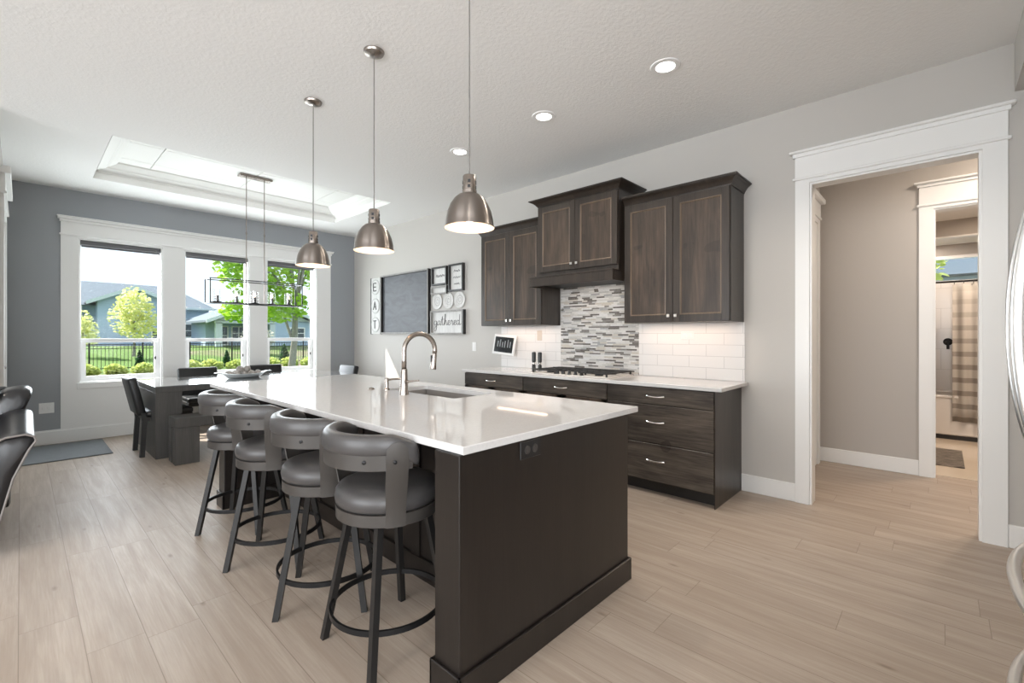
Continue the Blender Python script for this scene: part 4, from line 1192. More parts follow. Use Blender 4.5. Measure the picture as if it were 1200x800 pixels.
for i in range(5):
    x = 1.585 + i * 0.2025
    MB().lathe([(0, Z0), (0.035, Z0 + 0.004), (0.05, Z0 + 0.012), (0.046, Z0 + 0.018), (0.02, Z0 + 0.02), (0.017, Z0 + 0.09), (0, Z0 + 0.092)], (x, yc, 0), 20).build('candle_cup', M['black_metal'], ch, True)
    MB().lathe([(0.045, Z0 + 0.018), (0.045, Z0 + 0.165), (0.043, Z0 + 0.165), (0.043, Z0 + 0.018)], (x, yc, 0), 28).build('glass_cylinder', M['lamp_glass'], ch, True)
    MB().lathe([(0, Z0 + 0.088), (0.011, Z0 + 0.095), (0.015, Z0 + 0.112), (0.009, Z0 + 0.132), (0, Z0 + 0.145)], (x, yc, 0), 16).build('bulb', M['bulb'], ch, True)

# ------------------------------------------------------------------ dining furniture
dt_ = thing('dining_table', 'long charcoal slab-leg dining table in front of the windows', 'dining table', (2.1, 6.6, 0))
MB().box(0.966, 3.23, 6.03, 7.18, 0.70, 0.757, 0.003).build('apron', M['table'], dt_)
MB().box(0.962, 3.234, 6.026, 7.184, 0.757, 0.767, 0.002).build('tabletop', M['table_top'], dt_)
for xa in (0.968, 2.996):
    MB().box(xa, xa + 0.232, 6.034, 7.176, 0, 0.70, 0.003).build('leg', M['table'], dt_)
be = thing('dining_bench', 'charcoal slab-leg bench along the near side of the dining table', 'bench', (2.0, 5.75, 0))
MB().box(1.054, 2.95, 5.60, 5.9, 0.37, 0.470, 0.004).build('bench_top', M['table'], be)
for xa in (1.056, 2.738):
    MB().box(xa, xa + 0.21, 5.603, 5.725, 0, 0.37, 0.003).build('leg', M['table'], be)
    MB().box(xa, xa + 0.21, 5.775, 5.897, 0, 0.37, 0.003).build('leg', M['table'], be)
def make_chair():
    c = thing('dining_chair', '', 'dining chair', (0, 0, 0), 'dark padded chairs around the dining table')
    # faces +x
    MB().box(-0.2, 0.23, -0.225, 0.225, 0.425, 0.485, 0.02, 3).build('seat', M['chair_pad'], c, True)
    MB().box(-0.21, 0.225, -0.22, 0.22, 0.375, 0.425, 0.004).build('seat_rail', M['chair_wood'], c)
    bk = MB().box(-0.04, 0.04, -0.235, 0.235, 0, 0.41, 0.022, 3)
    bmesh.ops.transform(bk.b, matrix=Matrix.Translation((-0.235, 0, 0.45)) @ Matrix.Rotation(R(-12), 4, 'Y'), verts=bk.b.verts)
    bk.build('backrest', M['chair_pad'], c, True)
    for sy in (-1, 1):
        MB().bar((0.2, sy * 0.2, 0.376), (0.205, sy * 0.205, 0.0), 0.04, 0.045, up=(0, 1, 0)).build('leg', M['chair_wood'], c)
        MB().sweep([(-0.225, sy * 0.215, 0.47), (-0.215, sy * 0.215, 0.38), (-0.235, sy * 0.22, 0.0)], [(-0.022, -0.025), (0.022, -0.025), (0.022, 0.025), (-0.022, 0.025)], up=(0, 1, 0)).build('leg', M['chair_wood'], c)
    return c
pc = make_chair()
CH = [(1.125, 6.49, 0, 'dark padded dining chair at the left end of the table'),
      (1.712, 7.38, -90, 'dark padded dining chair at the window side, behind the tray'),
      (2.6, 7.38, -90, 'dark padded dining chair at the window side, right of the tray'),
      (3.12, 6.62, 180, 'dark padded dining chair at the right end of the table')]
for i, (x, y, a, lab) in enumerate(CH):
    o = pc if i == 0 else dup(pc, (x, y, 0))
    o.location = (x, y, 0); o.rotation_euler.z = R(a); o['label'] = lab
# centrepiece
ty = thing('serving_tray', 'long pale boat-shaped tray of grey balls on the dining table', 'tray', (1.95, 6.5, 0.768))
t = bmesh.new()
def boat(o, z, n=36):
    out = []
    for i in range(n):
        a = 2 * math.pi * i / n
        cx, sy = math.cos(a), math.sin(a)
        out.append(t.verts.new((1.945 + (0.275 - o) * math.copysign(abs(cx) ** 0.9, cx), 6.5 + (0.14 - o) * sy * (1 - 0.3 * cx * cx), z + 0.025 * abs(cx) ** 4 * (1 if z > 0.78 else 0))))
    return out
L = [boat(0.09, 0.7685), boat(0.05, 0.785), boat(0.0, 0.825), boat(0.012, 0.826), boat(0.06, 0.792), boat(0.1, 0.775)]
for A, B in zip(L, L[1:]):
    for i in range(36):
        t.faces.new((A[i], A[(i + 1) % 36], B[(i + 1) % 36], B[i]))
t.faces.new(L[-1]); t.faces.new(list(reversed(L[0])))
bmesh.ops.recalc_face_normals(t, faces=t.faces[:])
q = MB(); q.add(t); q.build('tray_bowl', M['ceramic'], ty, True)
for s_ in (-1, 1):
    MB().box(1.945 + s_ * 0.295 - 0.03, 1.945 + s_ * 0.295 + 0.03, 6.47, 6.53, 0.838, 0.85, 0.004).build('tray_handle', M['ceramic'], ty)
random.seed(4)
bp_ = MB().ball((0, 0, 0), 0.042, 16).build('decorative_ball', M['cone'], None, True)
for v in bp_.data.vertices:
    v.co *= 1 + 0.08 * math.sin(v.co.x * 400) * math.sin(v.co.z * 380 + 1) * math.cos(v.co.y * 390)
spots = [(-0.17, 0.0, 0), (-0.09, -0.035, 0), (-0.08, 0.045, 0), (0.0, 0.0, 0), (0.08, -0.035, 0), (0.085, 0.045, 0), (0.165, 0.0, 0), (-0.045, 0.0, 1), (0.04, 0.005, 1)]
nm = ['grey textured ball at the left end of the tray', 'grey textured ball second from the left end of the tray, near side', 'grey textured ball second from the left end of the tray, window side', 'grey textured ball in the middle of the tray under the others', 'grey textured ball right of middle in the tray, near side', 'grey textured ball right of middle in the tray, window side', 'grey textured ball at the right end of the tray', 'grey textured ball on top of the pile, left of two', 'grey textured ball on top of the pile, right of two']
for i, (dx, dy, up_) in enumerate(spots):
    o = bp_ if i == 0 else bp_.copy()
    if i: COL.objects.link(o)
    o.location = (1.945 + dx, 6.5 + dy, 0.822 + up_ * 0.058); o.rotation_euler = (i, i * 2.1, i * 0.7)
    tag(o, nm[i], 'decorative ball', 'grey balls in the tray')
tag(MB().box(-0.1, 0.70, 6.70, 7.72, 0.0005, 0.012, 0.003).build('doormat', M['rug']), 'blue-grey rectangular doormat on the floor by the slate wall', 'doormat')

# ------------------------------------------------------------------ leather sofa at the left edge
sf = thing('leather_sofa', 'black leather reclining sofa with flared arms at the left edge', 'sofa', (-1.0, 4.5, 0))
def armprof(s=1.0, dz=0.0, dx=0.0):
    pts = [(-0.10, 0.06), (-0.088, 0.2), (-0.03, 0.46), (0.035, 0.62), (0.066, 0.672), (0.058, 0.700), (0.02, 0.716), (-0.06, 0.708), (-0.13, 0.675), (-0.17, 0.60), (-0.20, 0.42), (-0.2, 0.06)]
    return [(x + dx, z + dz * max(0, (z - 0.06) / 0.6)) for x, z in pts]
def loft(secs, bev=None):
    """secs: list of (y, profile[(x,z)])"""
    t = bmesh.new(); L = []
    for y, pr in secs:
        L.append([t.verts.new((x, y, z)) for x, z in pr])
    n = len(L[0])
    for A, B in zip(L, L[1:]):
        for i in range(n):
            t.faces.new((A[i], A[(i + 1) % n], B[(i + 1) % n], B[i]))
    t.faces.new(L[0]); t.faces.new(list(reversed(L[-1])))
    bmesh.ops.recalc_face_normals(t, faces=t.faces[:])
    mb = MB(); mb.add(t); return mb
def shrink(pr, f):
    cx = sum(p[0] for p in pr) / len(pr); cz = sum(p[1] for p in pr) / len(pr)
    return [(cx + (x - cx) * f, cz + (z - cz) * f) for x, z in pr]
A1 = armprof()
arm = loft([(4.0, shrink(A1, 0.97)), (4.012, A1), (4.2, armprof(dz=0.015)), (4.45, armprof(dz=0.05)), (4.66, armprof(dz=0.085)), (4.74, shrink(armprof(dz=0.085), 0.96))])
arm.build('arm', M['sofa'], sf, 'all', label='flared padded arm of the sofa', subsurf=1)
MB().tube([Vector((x, 4.004, z)) for x, z in shrink(A1, 0.985)], 0.006, 8, True).build('arm_piping', M['piping'], sf, True)
A2 = [(x - 0.005, z * 1.0) for x, z in armprof(dz=0.20)]
loft([(4.76, shrink(A2, 0.95)), (4.78, A2), (4.98, armprof(dz=0.22)), (5.06, shrink(armprof(dz=0.2), 0.95))]).build('back_wing', M['sofa'], sf, 'all', subsurf=1)
lf = [(-(x + 2.0), z) for x, z in A1]
loft([(4.0, shrink(lf, 0.97)), (4.012, lf), (4.7, lf), (4.74, shrink(lf, 0.96))]).build('arm', M['sofa'], sf, 'all')
for xa, xb in ((-1.79, -1.0), (-0.99, -0.2)):
    MB().box(xa, xb, 4.03, 4.72, 0.30, 0.50, 0.06, 4).build('seat_cushion', M['sofa'], sf, True)
    bc = MB().box(xa + 0.01, xb + (0.03 if xb > -0.5 else 0), 4.62, 4.9, 0.44, 0.80, 0.08, 4).box(xa + 0.02, xb + (0.1 if xb > -0.5 else -0.01), 4.70, 5.02, 0.72, 1.0, 0.09, 4)
    bc.build('back_cushion', M['sofa'], sf, True)
    MB().box(xa, xb, 4.02, 4.7, 0.10, 0.30, 0.02, 2).build('foot_panel', M['sofa'], sf, True)
MB().box(-1.8, -0.16, 4.06, 5.06, 0.05, 0.30, 0.01).box(-1.8, -0.05, 4.94, 5.08, 0.05, 0.93, 0.03, 2).build('sofa_base', M['sofa'], sf, True)
for x, y in ((-1.75, 4.1), (-0.16, 4.1), (-1.75, 5.0), (-0.16, 5.0)):
    MB().cyl((x, y, 0), 0.025, 0.07, 14).build('foot', M['black'], sf, True)

# ------------------------------------------------------------------ refrigerator at the right edge
rf = thing('refrigerator', 'stainless french-door refrigerator with bowed handles at the right edge', 'refrigerator', (1.5, -0.6, 0))
MB().box(1.06, 1.94, -0.95, -0.27, 0.03, 1.80, 0.004).build('cabinet_body', mat('grey_fridge_side', (0.25, 0.25, 0.25), 0.5), rf)
M['fridge'] = mat('smooth_stainless', (0.72, 0.69, 0.68), 0.24, 1.0)
def fdoor(xa, xb, za, zb, name):
    pts = []
    n = 10
    for i in range(n + 1):
        x = xa + (xb - xa) * i / n
        s_ = (x - 1.5) / 0.44
        pts.append((x, -0.188 - 0.022 * s_ * s_))
    pts += [(xb, -0.262), (xa, -0.262)]
    return MB().prism(pts, 2, za, zb).build(name, M['fridge'], rf, True)
def handle_v(x, za, zb, par):
    pts = []
    for i in range(25):
        f = -1 + 2 * i / 24
        pts.append(Vector((x, -0.185 + 0.002 + 0.063 * (1 - abs(f) ** 2.2), (za + zb) / 2 + f * (zb - za) / 2)))
    hb_ = MB().sweep(pts, [(0.012 * math.cos(2 * math.pi * i / 14), 0.009 * math.sin(2 * math.pi * i / 14)) for i in range(14)], up=(1, 0, 0))
    hb_.cyl((x, -0.2, za + 0.01), 0.011, 0.035, 12, 'y').cyl((x, -0.2, zb - 0.01), 0.011, 0.035, 12, 'y')
    hb_.build('handle', M['satin'], par, True)
dl = fdoor(1.062, 1.497, 0.84, 1.795, 'door'); dr_ = fdoor(1.503, 1.938, 0.84, 1.795, 'door')
handle_v(1.455, 0.96, 1.70, dl); handle_v(1.55, 0.96, 1.70, dr_)
def handle_h(z, par):
    pts = []
    for i in range(25):
        f = -1 + 2 * i / 24
        x = 1.5 + f * 0.36
        pts.append(Vector((x, -0.2 + 0.002 + 0.076 * (1 - abs(f) ** 2.4), z)))
    hb_ = MB().sweep(pts, [(0.012 * math.cos(2 * math.pi * i / 14), 0.012 * math.sin(2 * math.pi * i / 14)) for i in range(14)], up=(0, 0, 1))
    hb_.cyl((1.15, -0.22, z), 0.011, 0.045, 12, 'y').cyl((1.85, -0.22, z), 0.011, 0.045, 12, 'y')
    hb_.build('handle', M['satin'], par, True)
for za, zb in ((0.56, 0.832), (0.07, 0.552)):
    dd_ = fdoor(1.062, 1.938, za, zb, 'drawer')
    handle_h(zb - 0.075, dd_)
MB().box(1.07, 1.93, -0.9, -0.26, 0, 0.065).build('toe_grille', M['black'], rf)

# ------------------------------------------------------------------ wall art on the kitchen wall
def frame_box(par, y0, y1, z0, z1, w_, dep, m_frame, m_in):
    x = K - 0.0005
    f = MB().box(x - dep, x, y0, y0 + w_, z0, z1).box(x - dep, x, y1 - w_, y1, z0, z1).box(x - dep, x, y0 + w_, y1 - w_, z0, z0 + w_).box(x - dep, x, y0 + w_, y1 - w_, z1 - w_, z1)
    f.build('frame', m_frame, par)
    MB().box(x - 0.012, x, y0 + w_, y1 - w_, z0 + w_, z1 - w_).build('panel', m_in, par)
def strokes(par, name, lines, r=0.004, x=K - 0.014):
    """lines: list of polylines of (y, z), laid on the wall; y grows to the left as seen from the room"""
    mb = MB()
    for ln in lines:
        mb.tube([Vector((x, y, z)) for y, z in ln], r, 6)
    return mb.build(name, M['ink'], par, True)
def smooth_line(pts, n=6):
    out = []
    for i in range(len(pts) - 1):
        p0 = pts[max(i - 1, 0)]; p1 = pts[i]; p2 = pts[i + 1]; p3 = pts[min(i + 2, len(pts) - 1)]
        for q in range(n):
            u = q / n
            out.append(tuple(0.5 * (2 * p1[k_] + (p2[k_] - p0[k_]) * u + (2 * p0[k_] - 5 * p1[k_] + 4 * p2[k_] - p3[k_]) * u * u + (3 * p1[k_] - p0[k_] - 3 * p2[k_] + p3[k_]) * u ** 3) for k_ in (0, 1)))
    out.append(pts[-1])
    return out
ea = thing('eat_sign', 'tall white sign with round plaques spelling EAT on the far grey wall', 'wall sign', (K, 7.04, 1.34))
MB().box(K - 0.03, K - 0.0005, 6.905, 7.19, 1.335, 2.285, 0.002).build('sign_board', M['sign_white'], ea)
MB().box(K - 0.034, K - 0.0005, 7.19, 7.21, 1.33, 2.29).box(K - 0.034, K - 0.0005, 6.885, 6.905, 1.33, 2.29).build('sign_edge', M['frame_black'], ea)
for z, let in ((2.13, 'E'), (1.81, 'A'), (1.49, 'T')):
    pl = MB().lathe([(0, 0.0), (0.128, 0.0), (0.13, 0.004), (0.13, 0.01), (0.12, 0.012), (0, 0.010)], (K - 0.03, 7.047, z), 36, '-x').build('plaque', M['pale_grey'], ea, True)
    MB().lathe([(0, 0.0), (0.112, 0.0), (0.112, 0.003), (0, 0.003)], (K - 0.0405, 7.047, z), 36, '-x').build('plaque_face', M['sign_white'], pl, True)
    yc_ = 7.047
    w2, h2 = 0.045, 0.065
    seg = {'E': [[(yc_ + w2, z + h2), (yc_ + w2, z - h2)], [(yc_ + w2, z + h2), (yc_ - w2, z + h2)], [(yc_ + w2, z), (yc_ - w2 * 0.7, z)], [(yc_ + w2, z - h2), (yc_ - w2, z - h2)]],
           'A': [[(yc_ + w2, z - h2), (yc_, z + h2), (yc_ - w2, z - h2)], [(yc_ + w2 * 0.55, z - 0.02), (yc_ - w2 * 0.55, z - 0.02)]],
           'T': [[(yc_ + w2, z + h2), (yc_ - w2, z + h2)], [(yc_, z + h2), (yc_, z - h2)]]}[let]
    strokes(pl, 'letter', seg, 0.009, K - 0.046)
cb = thing('chalkboard', 'large black-framed chalkboard on the grey wall between the signs', 'chalkboard', (K, 6.2, 1.335))
x = K - 0.0005
f = MB()
for y0, y1, z0, z1 in ((5.542, 5.566, 1.335, 2.30), (6.837, 6.861, 1.335, 2.30), (5.566, 6.837, 1.335, 1.359), (5.566, 6.837, 2.276, 2.30)):
    f.box(x - 0.052, x, y0, y1, z0, z1)
f.build('frame', M['frame_black'], cb)
f = MB()
for y0, y1, z0, z1 in ((5.544, 5.564, 1.337, 2.298), (6.839, 6.859, 1.337, 2.298), (5.564, 6.839, 1.337, 1.357), (5.564, 6.839, 2.278, 2.298)):
    f.box(x - 0.056, x - 0.052, y0, y1, z0, z1)
f.build('front_lip', M['frame_grey'], cb, label='pale grey front edge of the frame')
MB().box(x - 0.012, x, 5.566, 6.837, 1.359, 2.276).build('slate', M['chalk'], cb)
def scribble(y0, y1, z, n, h, seed):
    rnd = random.Random(seed)
    return smooth_line([(y1 + (y0 - y1) * i / n, z + (h if i % 2 else -h) * rnd.uniform(0.4, 1.0)) for i in range(n + 1)], 4)
f1 = thing('picture_frame', 'small black frame with script print, top row next to the chalkboard', 'picture frame', (K, 5.30, 2.05), 'small frames right of the chalkboard')
frame_box(f1, 5.13, 5.475, 2.035, 2.30, 0.022, 0.045, M['frame_black'], M['sign_white'])
strokes(f1, 'script', [scribble(5.20, 5.40, 2.17, 9, 0.022, 1)], 0.004)
f2 = thing('picture_frame', 'tall black frame with three lines of script, top right of the wall art', 'picture frame', (K, 4.93, 1.93), 'small frames right of the chalkboard')
frame_box(f2, 4.775, 5.085, 1.925, 2.305, 0.022, 0.045, M['frame_black'], M['sign_white'])
strokes(f2, 'script', [scribble(4.87, 5.0, 2.21, 6, 0.016, 2), scribble(4.86, 5.01, 2.12, 7, 0.016, 3), scribble(4.88, 4.99, 2.03, 6, 0.016, 4)], 0.0035)
f3 = thing('picture_frame', 'small wide pale frame with black edge below the script print', 'picture frame', (K, 5.31, 1.93), 'small frames right of the chalkboard')
frame_box(f3, 5.13, 5.49, 1.905, 2.02, 0.018, 0.045, M['frame_grey'], M['sign_white'])
MB().box(K - 0.046, K - 0.001, 5.122, 5.13, 1.90, 2.025).build('edge_strip', M['frame_black'], f3)
for i, (y, lab) in enumerate(((5.375, 'round white embossed plate, left of three on the wall'), (5.12, 'round white embossed plate, middle of three on the wall'), (4.875, 'round white embossed plate, right of three on the wall'))):
    wp = thing('wall_plate', lab, 'wall plate', (K, y, 1.80), 'three round plates on the wall')
    MB().lathe([(0, 0.0), (0.1, 0.0), (0.115, 0.008), (0.118, 0.016), (0.112, 0.02), (0.085, 0.013), (0.08, 0.009), (0, 0.009)], (K - 0.0005, y, 1.803), 40, '-x').build('plate_body', M['sign_white'], wp, True)
    MB().lathe([(0.055, 0.009), (0.06, 0.014), (0.065, 0.009)], (K - 0.0005, y, 1.803), 40, '-x').lathe([(0.022, 0.009), (0.028, 0.013), (0.034, 0.009)], (K - 0.0005, y, 1.803), 30, '-x').build('raised_ring', M['pale_grey'], wp, True)
ga = thing('gathered_sign', 'framed white board with script word gathered, lowest of the wall art', 'wall sign', (K, 5.13, 1.33))
frame_box(ga, 4.775, 5.495, 1.325, 1.665, 0.02, 0.05, M['frame_grey'], M['sign_white'])
MB().box(K - 0.05, K - 0.001, 4.757, 4.775, 1.325, 1.665).build('frame_side', M['frame_black'], ga)
# the word, as one pen line per letter; u to the right, v up, x-height 1
LET = {'g': [[(0.8, 0.9), (0.35, 1.0), (0.05, 0.5), (0.3, 0.02), (0.7, 0.3), (0.85, 1.0), (0.8, -0.6), (0.4, -1.3), (0.05, -0.9), (0.5, -0.35), (1.2, 0.25)]],
       'a': [[(0.8, 0.9), (0.35, 1.0), (0.05, 0.5), (0.3, 0.02), (0.7, 0.35), (0.82, 0.95), (0.8, 0.2), (1.0, 0.0), (1.25, 0.3)]],
       't': [[(0.05, 0.4), (0.4, 2.0), (0.38, 0.3), (0.6, 0.0), (0.9, 0.3)], [(0.0, 1.25), (0.8, 1.35)]],
       'h': [[(0.0, 0.3), (0.45, 1.5), (0.5, 2.4), (0.25, 2.2), (0.15, 0.0), (0.35, 0.8), (0.65, 1.0), (0.75, 0.2), (0.95, 0.0), (1.2, 0.35)]],
       'e': [[(0.0, 0.35), (0.5, 0.6), (0.6, 0.95), (0.3, 1.0), (0.1, 0.5), (0.35, 0.0), (0.9, 0.35)]],
       'r': [[(0.0, 0.3), (0.3, 1.15), (0.35, 0.9), (0.65, 0.85), (0.6, 0.2), (0.8, 0.0), (1.0, 0.3)]],
       'd': [[(0.75, 0.85), (0.35, 1.0), (0.05, 0.5), (0.3, 0.02), (0.7, 0.4), (0.95, 2.3), (0.8, 0.3), (1.0, 0.0), (1.3, 0.3)]]}
ADV = {'g': 1.1, 'a': 1.15, 't': 0.85, 'h': 1.1, 'e': 0.82, 'r': 0.95, 'd': 1.2}
u0 = 0.0; lines = []
wsum = sum(ADV[c] for c in 'gathered')
sc_ = 0.60 / wsum
for c in 'gathered':
    for ln in LET[c]:
        lines.append(smooth_line([(5.45 - (u0 + u) * sc_, 1.455 + v * sc_ * 0.85) for u, v in ln], 5))
    u0 += ADV[c]
strokes(ga, 'script_word', lines, 0.0036)

# ------------------------------------------------------------------ outdoors
GZ = -0.30
HZ = 0.5
gm = MB().prism([(8.4, GZ), (28.5, GZ), (33, GZ + 0.25), (39, HZ - 0.1), (42, HZ), (140, HZ), (140, GZ - 0.3), (8.4, GZ - 0.3)], 0, -70, 110)
o = gm.build('ground', M['grass']); o['kind'] = 'structure'; o['label'] = 'sunny green lawn beyond the dining windows'
def leaves(mb, c, rad, n, size, seed, shape='ball'):
    rnd = random.Random(seed)
    t = bmesh.new()
    for i in range(n):
        while True:
            p = Vector((rnd.uniform(-1, 1), rnd.uniform(-1, 1), rnd.uniform(-1, 1)))
            if p.length <= 1 and p.length > 0.25: break
        if shape == 'cone':
            h_ = (p.z + 1) / 2; p.x *= (1 - h_ * 0.92); p.y *= (1 - h_ * 0.92)
        pos = Vector((c[0] + p.x * rad[0], c[1] + p.y * rad[1], c[2] + p.z * rad[2]))
        s_ = size * rnd.uniform(0.6, 1.3)
        mt_ = Matrix.Translation(pos) @ Matrix.Rotation(rnd.uniform(0, 6.28), 4, 'Z') @ Matrix.Rotation(rnd.uniform(-1.3, 1.3), 4, 'X') @ Matrix.Rotation(rnd.uniform(-0.8, 0.8), 4, 'Y')
        pts = [(-0.5, 0, 0), (-0.15, -0.36, 0.05), (0.3, -0.3, 0.03), (0.6, 0, -0.05), (0.3, 0.3, 0.03), (-0.15, 0.36, 0.05)]
        t.faces.new([t.verts.new(mt_ @ Vector((a * s_, b * s_, d_ * s_))) for a, b, d_ in pts])
    mb.add(t); return mb
def branchy(base, top, r, seed, crown_c, crown_r, n=9):
    mb = MB()
    rnd = random.Random(seed)
    b = Vector(base); tp = Vector(top)
    mid = (b + tp) / 2 + Vector((0.05, 0, 0))
    mb.tube([b, b + (mid - b) * 0.3, mid, tp], r, 10, scales=[1.25, 1.0, 0.85, 0.6])
    for i in range(n):
        a = rnd.uniform(0, 6.28)
        st = b + (tp - b) * rnd.uniform(0.5, 1.0)
        en = Vector(crown_c) + Vector((math.cos(a) * crown_r[0], math.sin(a) * crown_r[1], rnd.uniform(-0.2, 0.7) * crown_r[2])) * 0.75
        mb.tube([st, (st + en) / 2 + Vector((0, 0, 0.15)), en], r * 0.4, 7, scales=[1.0, 0.7, 0.3])
    return mb
tr1 = thing('maple_tree', 'bright green tree with a grey trunk outside the right dining window', 'tree', (5.2, 13.4, GZ))
branchy((5.15, 13.4, GZ), (5.35, 13.4, 2.5), 0.1, 3, (4.85, 13.4, 3.6), (1.5, 1.4, 1.7), 12).build('trunk', M['bark'], tr1, True)
fo = MB()
for c, r_, n in (((4.3, 13.3, 3.1), (1.0, 0.9, 0.8), 1500), ((5.1, 13.4, 4.2), (1.25, 1.1, 1.0), 2000), ((5.9, 13.5, 3.5), (0.75, 0.8, 0.9), 900), ((4.75, 13.2, 2.15), (0.85, 0.7, 0.5), 850), ((3.75, 13.4, 3.7), (0.7, 0.7, 0.6), 650), ((3.85, 13.4, 1.95), (0.4, 0.4, 0.3), 240)):
    leaves(fo, c, r_, n, 0.125, int(c[0] * 100))
fo.build('foliage', M['leaf_green'], tr1)
def small_tree(name, lab, x, y, h, rad, m, n, size, seed, trunk=0.06):
    GZ = 0.10 if y > 30 else -0.30
    t_ = thing(name, lab, 'tree', (x, y, GZ))
    cz_ = GZ + h * 0.56
    branchy((x, y, GZ), (x, y, GZ + h * 0.6), trunk, seed, (x, y, cz_), (rad, rad, h * 0.4), 6).build('trunk', M['bark'], t_, True)
    fo = MB()
    leaves(fo, (x, y, cz_), (rad, rad, h * 0.30), int(n * 0.5), size, seed)
    leaves(fo, (x, y, GZ + h * 0.72), (rad * 0.72, rad * 0.72, h * 0.27), int(n * 0.35), size, seed + 1)
    leaves(fo, (x + rad * 0.2, y, GZ + h * 0.4), (rad * 0.9, rad * 0.9, h * 0.2), int(n * 0.25), size, seed + 2)
    fo.build('foliage', m, t_)
small_tree('ornamental_tree', 'yellow-green bushy tree in front of the blue gable house', 4.45, 34.0, 4.1, 1.15, M['leaf_yellow'], 1150, 0.2, 11)
small_tree('ornamental_tree', 'smaller pale tree left of the yellow-green tree, by the white house', 2.35, 35.0, 2.7, 0.7, M['leaf_yellow'], 480, 0.18, 21)
small_tree('ornamental_tree', 'silvery spring shrub before the porch of the neighbouring house', 11.0, 34.0, 2.1, 1.0, M['leaf_grey'], 420, 0.2, 31)
small_tree('ornamental_tree', 'blue-green shrub beside the fence behind the right window', 12.3, 25.4, 1.7, 0.9, M['leaf_dark'], 700, 0.16, 41)
def conifer(lab, x, y, h, r, seed):
    t_ = thing('small_conifer', lab, 'conifer', (x, y, GZ), 'small dark conifers before the fence')
    MB().cyl((x, y, GZ), 0.03, h * 0.5, 8).build('trunk', M['bark'], t_, True)
    fo = MB(); leaves(fo, (x, y, GZ + h * 0.52), (r, r, h * 0.48), 500, 0.1, seed, 'cone'); fo.build('foliage', M['leaf_dark'], t_)
conifer('small dark conifer before the fence, behind the left window', 3.55, 25.6, 0.95, 0.26, 51)
conifer('small dark conifer before the fence, behind the middle window', 6.9, 25.6, 0.9, 0.24, 52)
conifer('broad dark conifer before the fence, at the right of the middle window', 9.6, 25.6, 1.2, 0.42, 53)
# row of pale shrubs before the fence
sh0 = thing('garden_shrub', 'low pale green shrub in the row before the iron fence', 'shrub', (0, 0, GZ), 'low pale shrubs before the fence')
fo = MB(); leaves(fo, (0, 0, GZ + 0.24), (0.42, 0.42, 0.25), 480, 0.12, 61); leaves(fo, (0.1, 0.05, GZ + 0.36), (0.3, 0.28, 0.2), 180, 0.11, 62); fo.build('foliage', M['leaf_hedge'], sh0)
MB().cyl((0, 0, GZ), 0.03, 0.25, 8).build('stem', M['bark'], sh0, True)
rnd = random.Random(7)
for i in range(14):
    o = sh0 if i == 0 else dup(sh0, (0, 0, 0))
    o.location = (0.9 + i * 0.84, 24.0 + rnd.uniform(-0.12, 0.12), GZ); o.rotation_euler.z = rnd.uniform(0, 6.28); s_ = rnd.uniform(0.9, 1.0); o.scale = (s_, s_, s_)
# iron fence
fe = thing('iron_fence', 'black iron picket fence across the back of the yard', 'fence', (7, 27, GZ))
FYY = 27.0; fz1 = 0.93
for k_ in range(12):
    xa = 0.2 + k_ * 1.83; xb = xa + 1.83
    MB().box(xa - 0.03, xa + 0.03, FYY - 0.03, FYY + 0.03, GZ, fz1 + 0.06, 0.01).build('post', M['black_metal'], fe)
    pn = MB()
    for z in (fz1 - 0.02, fz1 - 0.2, GZ + 0.15):
        pn.box(xa, xb, FYY - 0.014, FYY + 0.014, z - 0.016, z + 0.016)
    for j in range(1, 14):
        x = xa + j * 1.83 / 14
        pn.box(x - 0.009, x + 0.009, FYY - 0.009, FYY + 0.009, GZ + 0.06, fz1)
    pn.build('fence_panel', M['black_metal'], fe)
# houses
def gable(par, x0, x1, y0, y1, z0, z1, apex, ax, over, m_wall, m_roof, m_fascia):
    """walls plus gable roof; ax = 'y' puts the gable end towards the viewer"""
    MB().box(x0, x1, y0, y1, z0, z1).build('wall', m_wall, par)
    if ax == 'y':
        c_ = (x0 + x1) / 2
        MB().prism([(x0, z1), (x1, z1), (c_, apex - 0.05)], 1, y0, y1).build('gable_wall', m_wall, par)
        sl = (apex - z1) / (c_ - x0)
        for s_ in (-1, 1):
            e_ = c_ + s_ * ((x1 - x0) / 2 + over)
            pts = [(c_, apex), (e_, z1 - sl * over), (e_, z1 - sl * over + 0.12), (c_, apex + 0.13)]
            MB().prism(pts, 1, y0 - 0.5, y1 + 0.5).build('roof_slope', m_roof, par)
            MB().prism([(c_, apex - 0.14), (e_, z1 - sl * over - 0.14), (e_, z1 - sl * over + 0.14), (c_, apex + 0.15)], 1, y0 - 0.56, y0 - 0.5).build('fascia', m_fascia, par)
    else:
        c_ = (y0 + y1) / 2
        MB().prism([(y0, z1), (y1, z1), (c_, apex - 0.05)], 0, x0, x1).build('gable_wall', m_wall, par)
        sl = (apex - z1) / (c_ - y0)
        for s_ in (-1, 1):
            e_ = c_ + s_ * ((y1 - y0) / 2 + over)
            pts = [(c_, apex), (e_, z1 - sl * over), (e_, z1 - sl * over + 0.12), (c_, apex + 0.13)]
            MB().prism(pts, 0, x0 - 0.5, x1 + 0.5).build('roof_slope', m_roof, par)
        MB().box(x0 - 0.5, x1 + 0.5, y0 - over - 0.06, y0 - over, z1 - sl * over - 0.16, z1 - sl * over + 0.1).build('fascia', m_fascia, par)
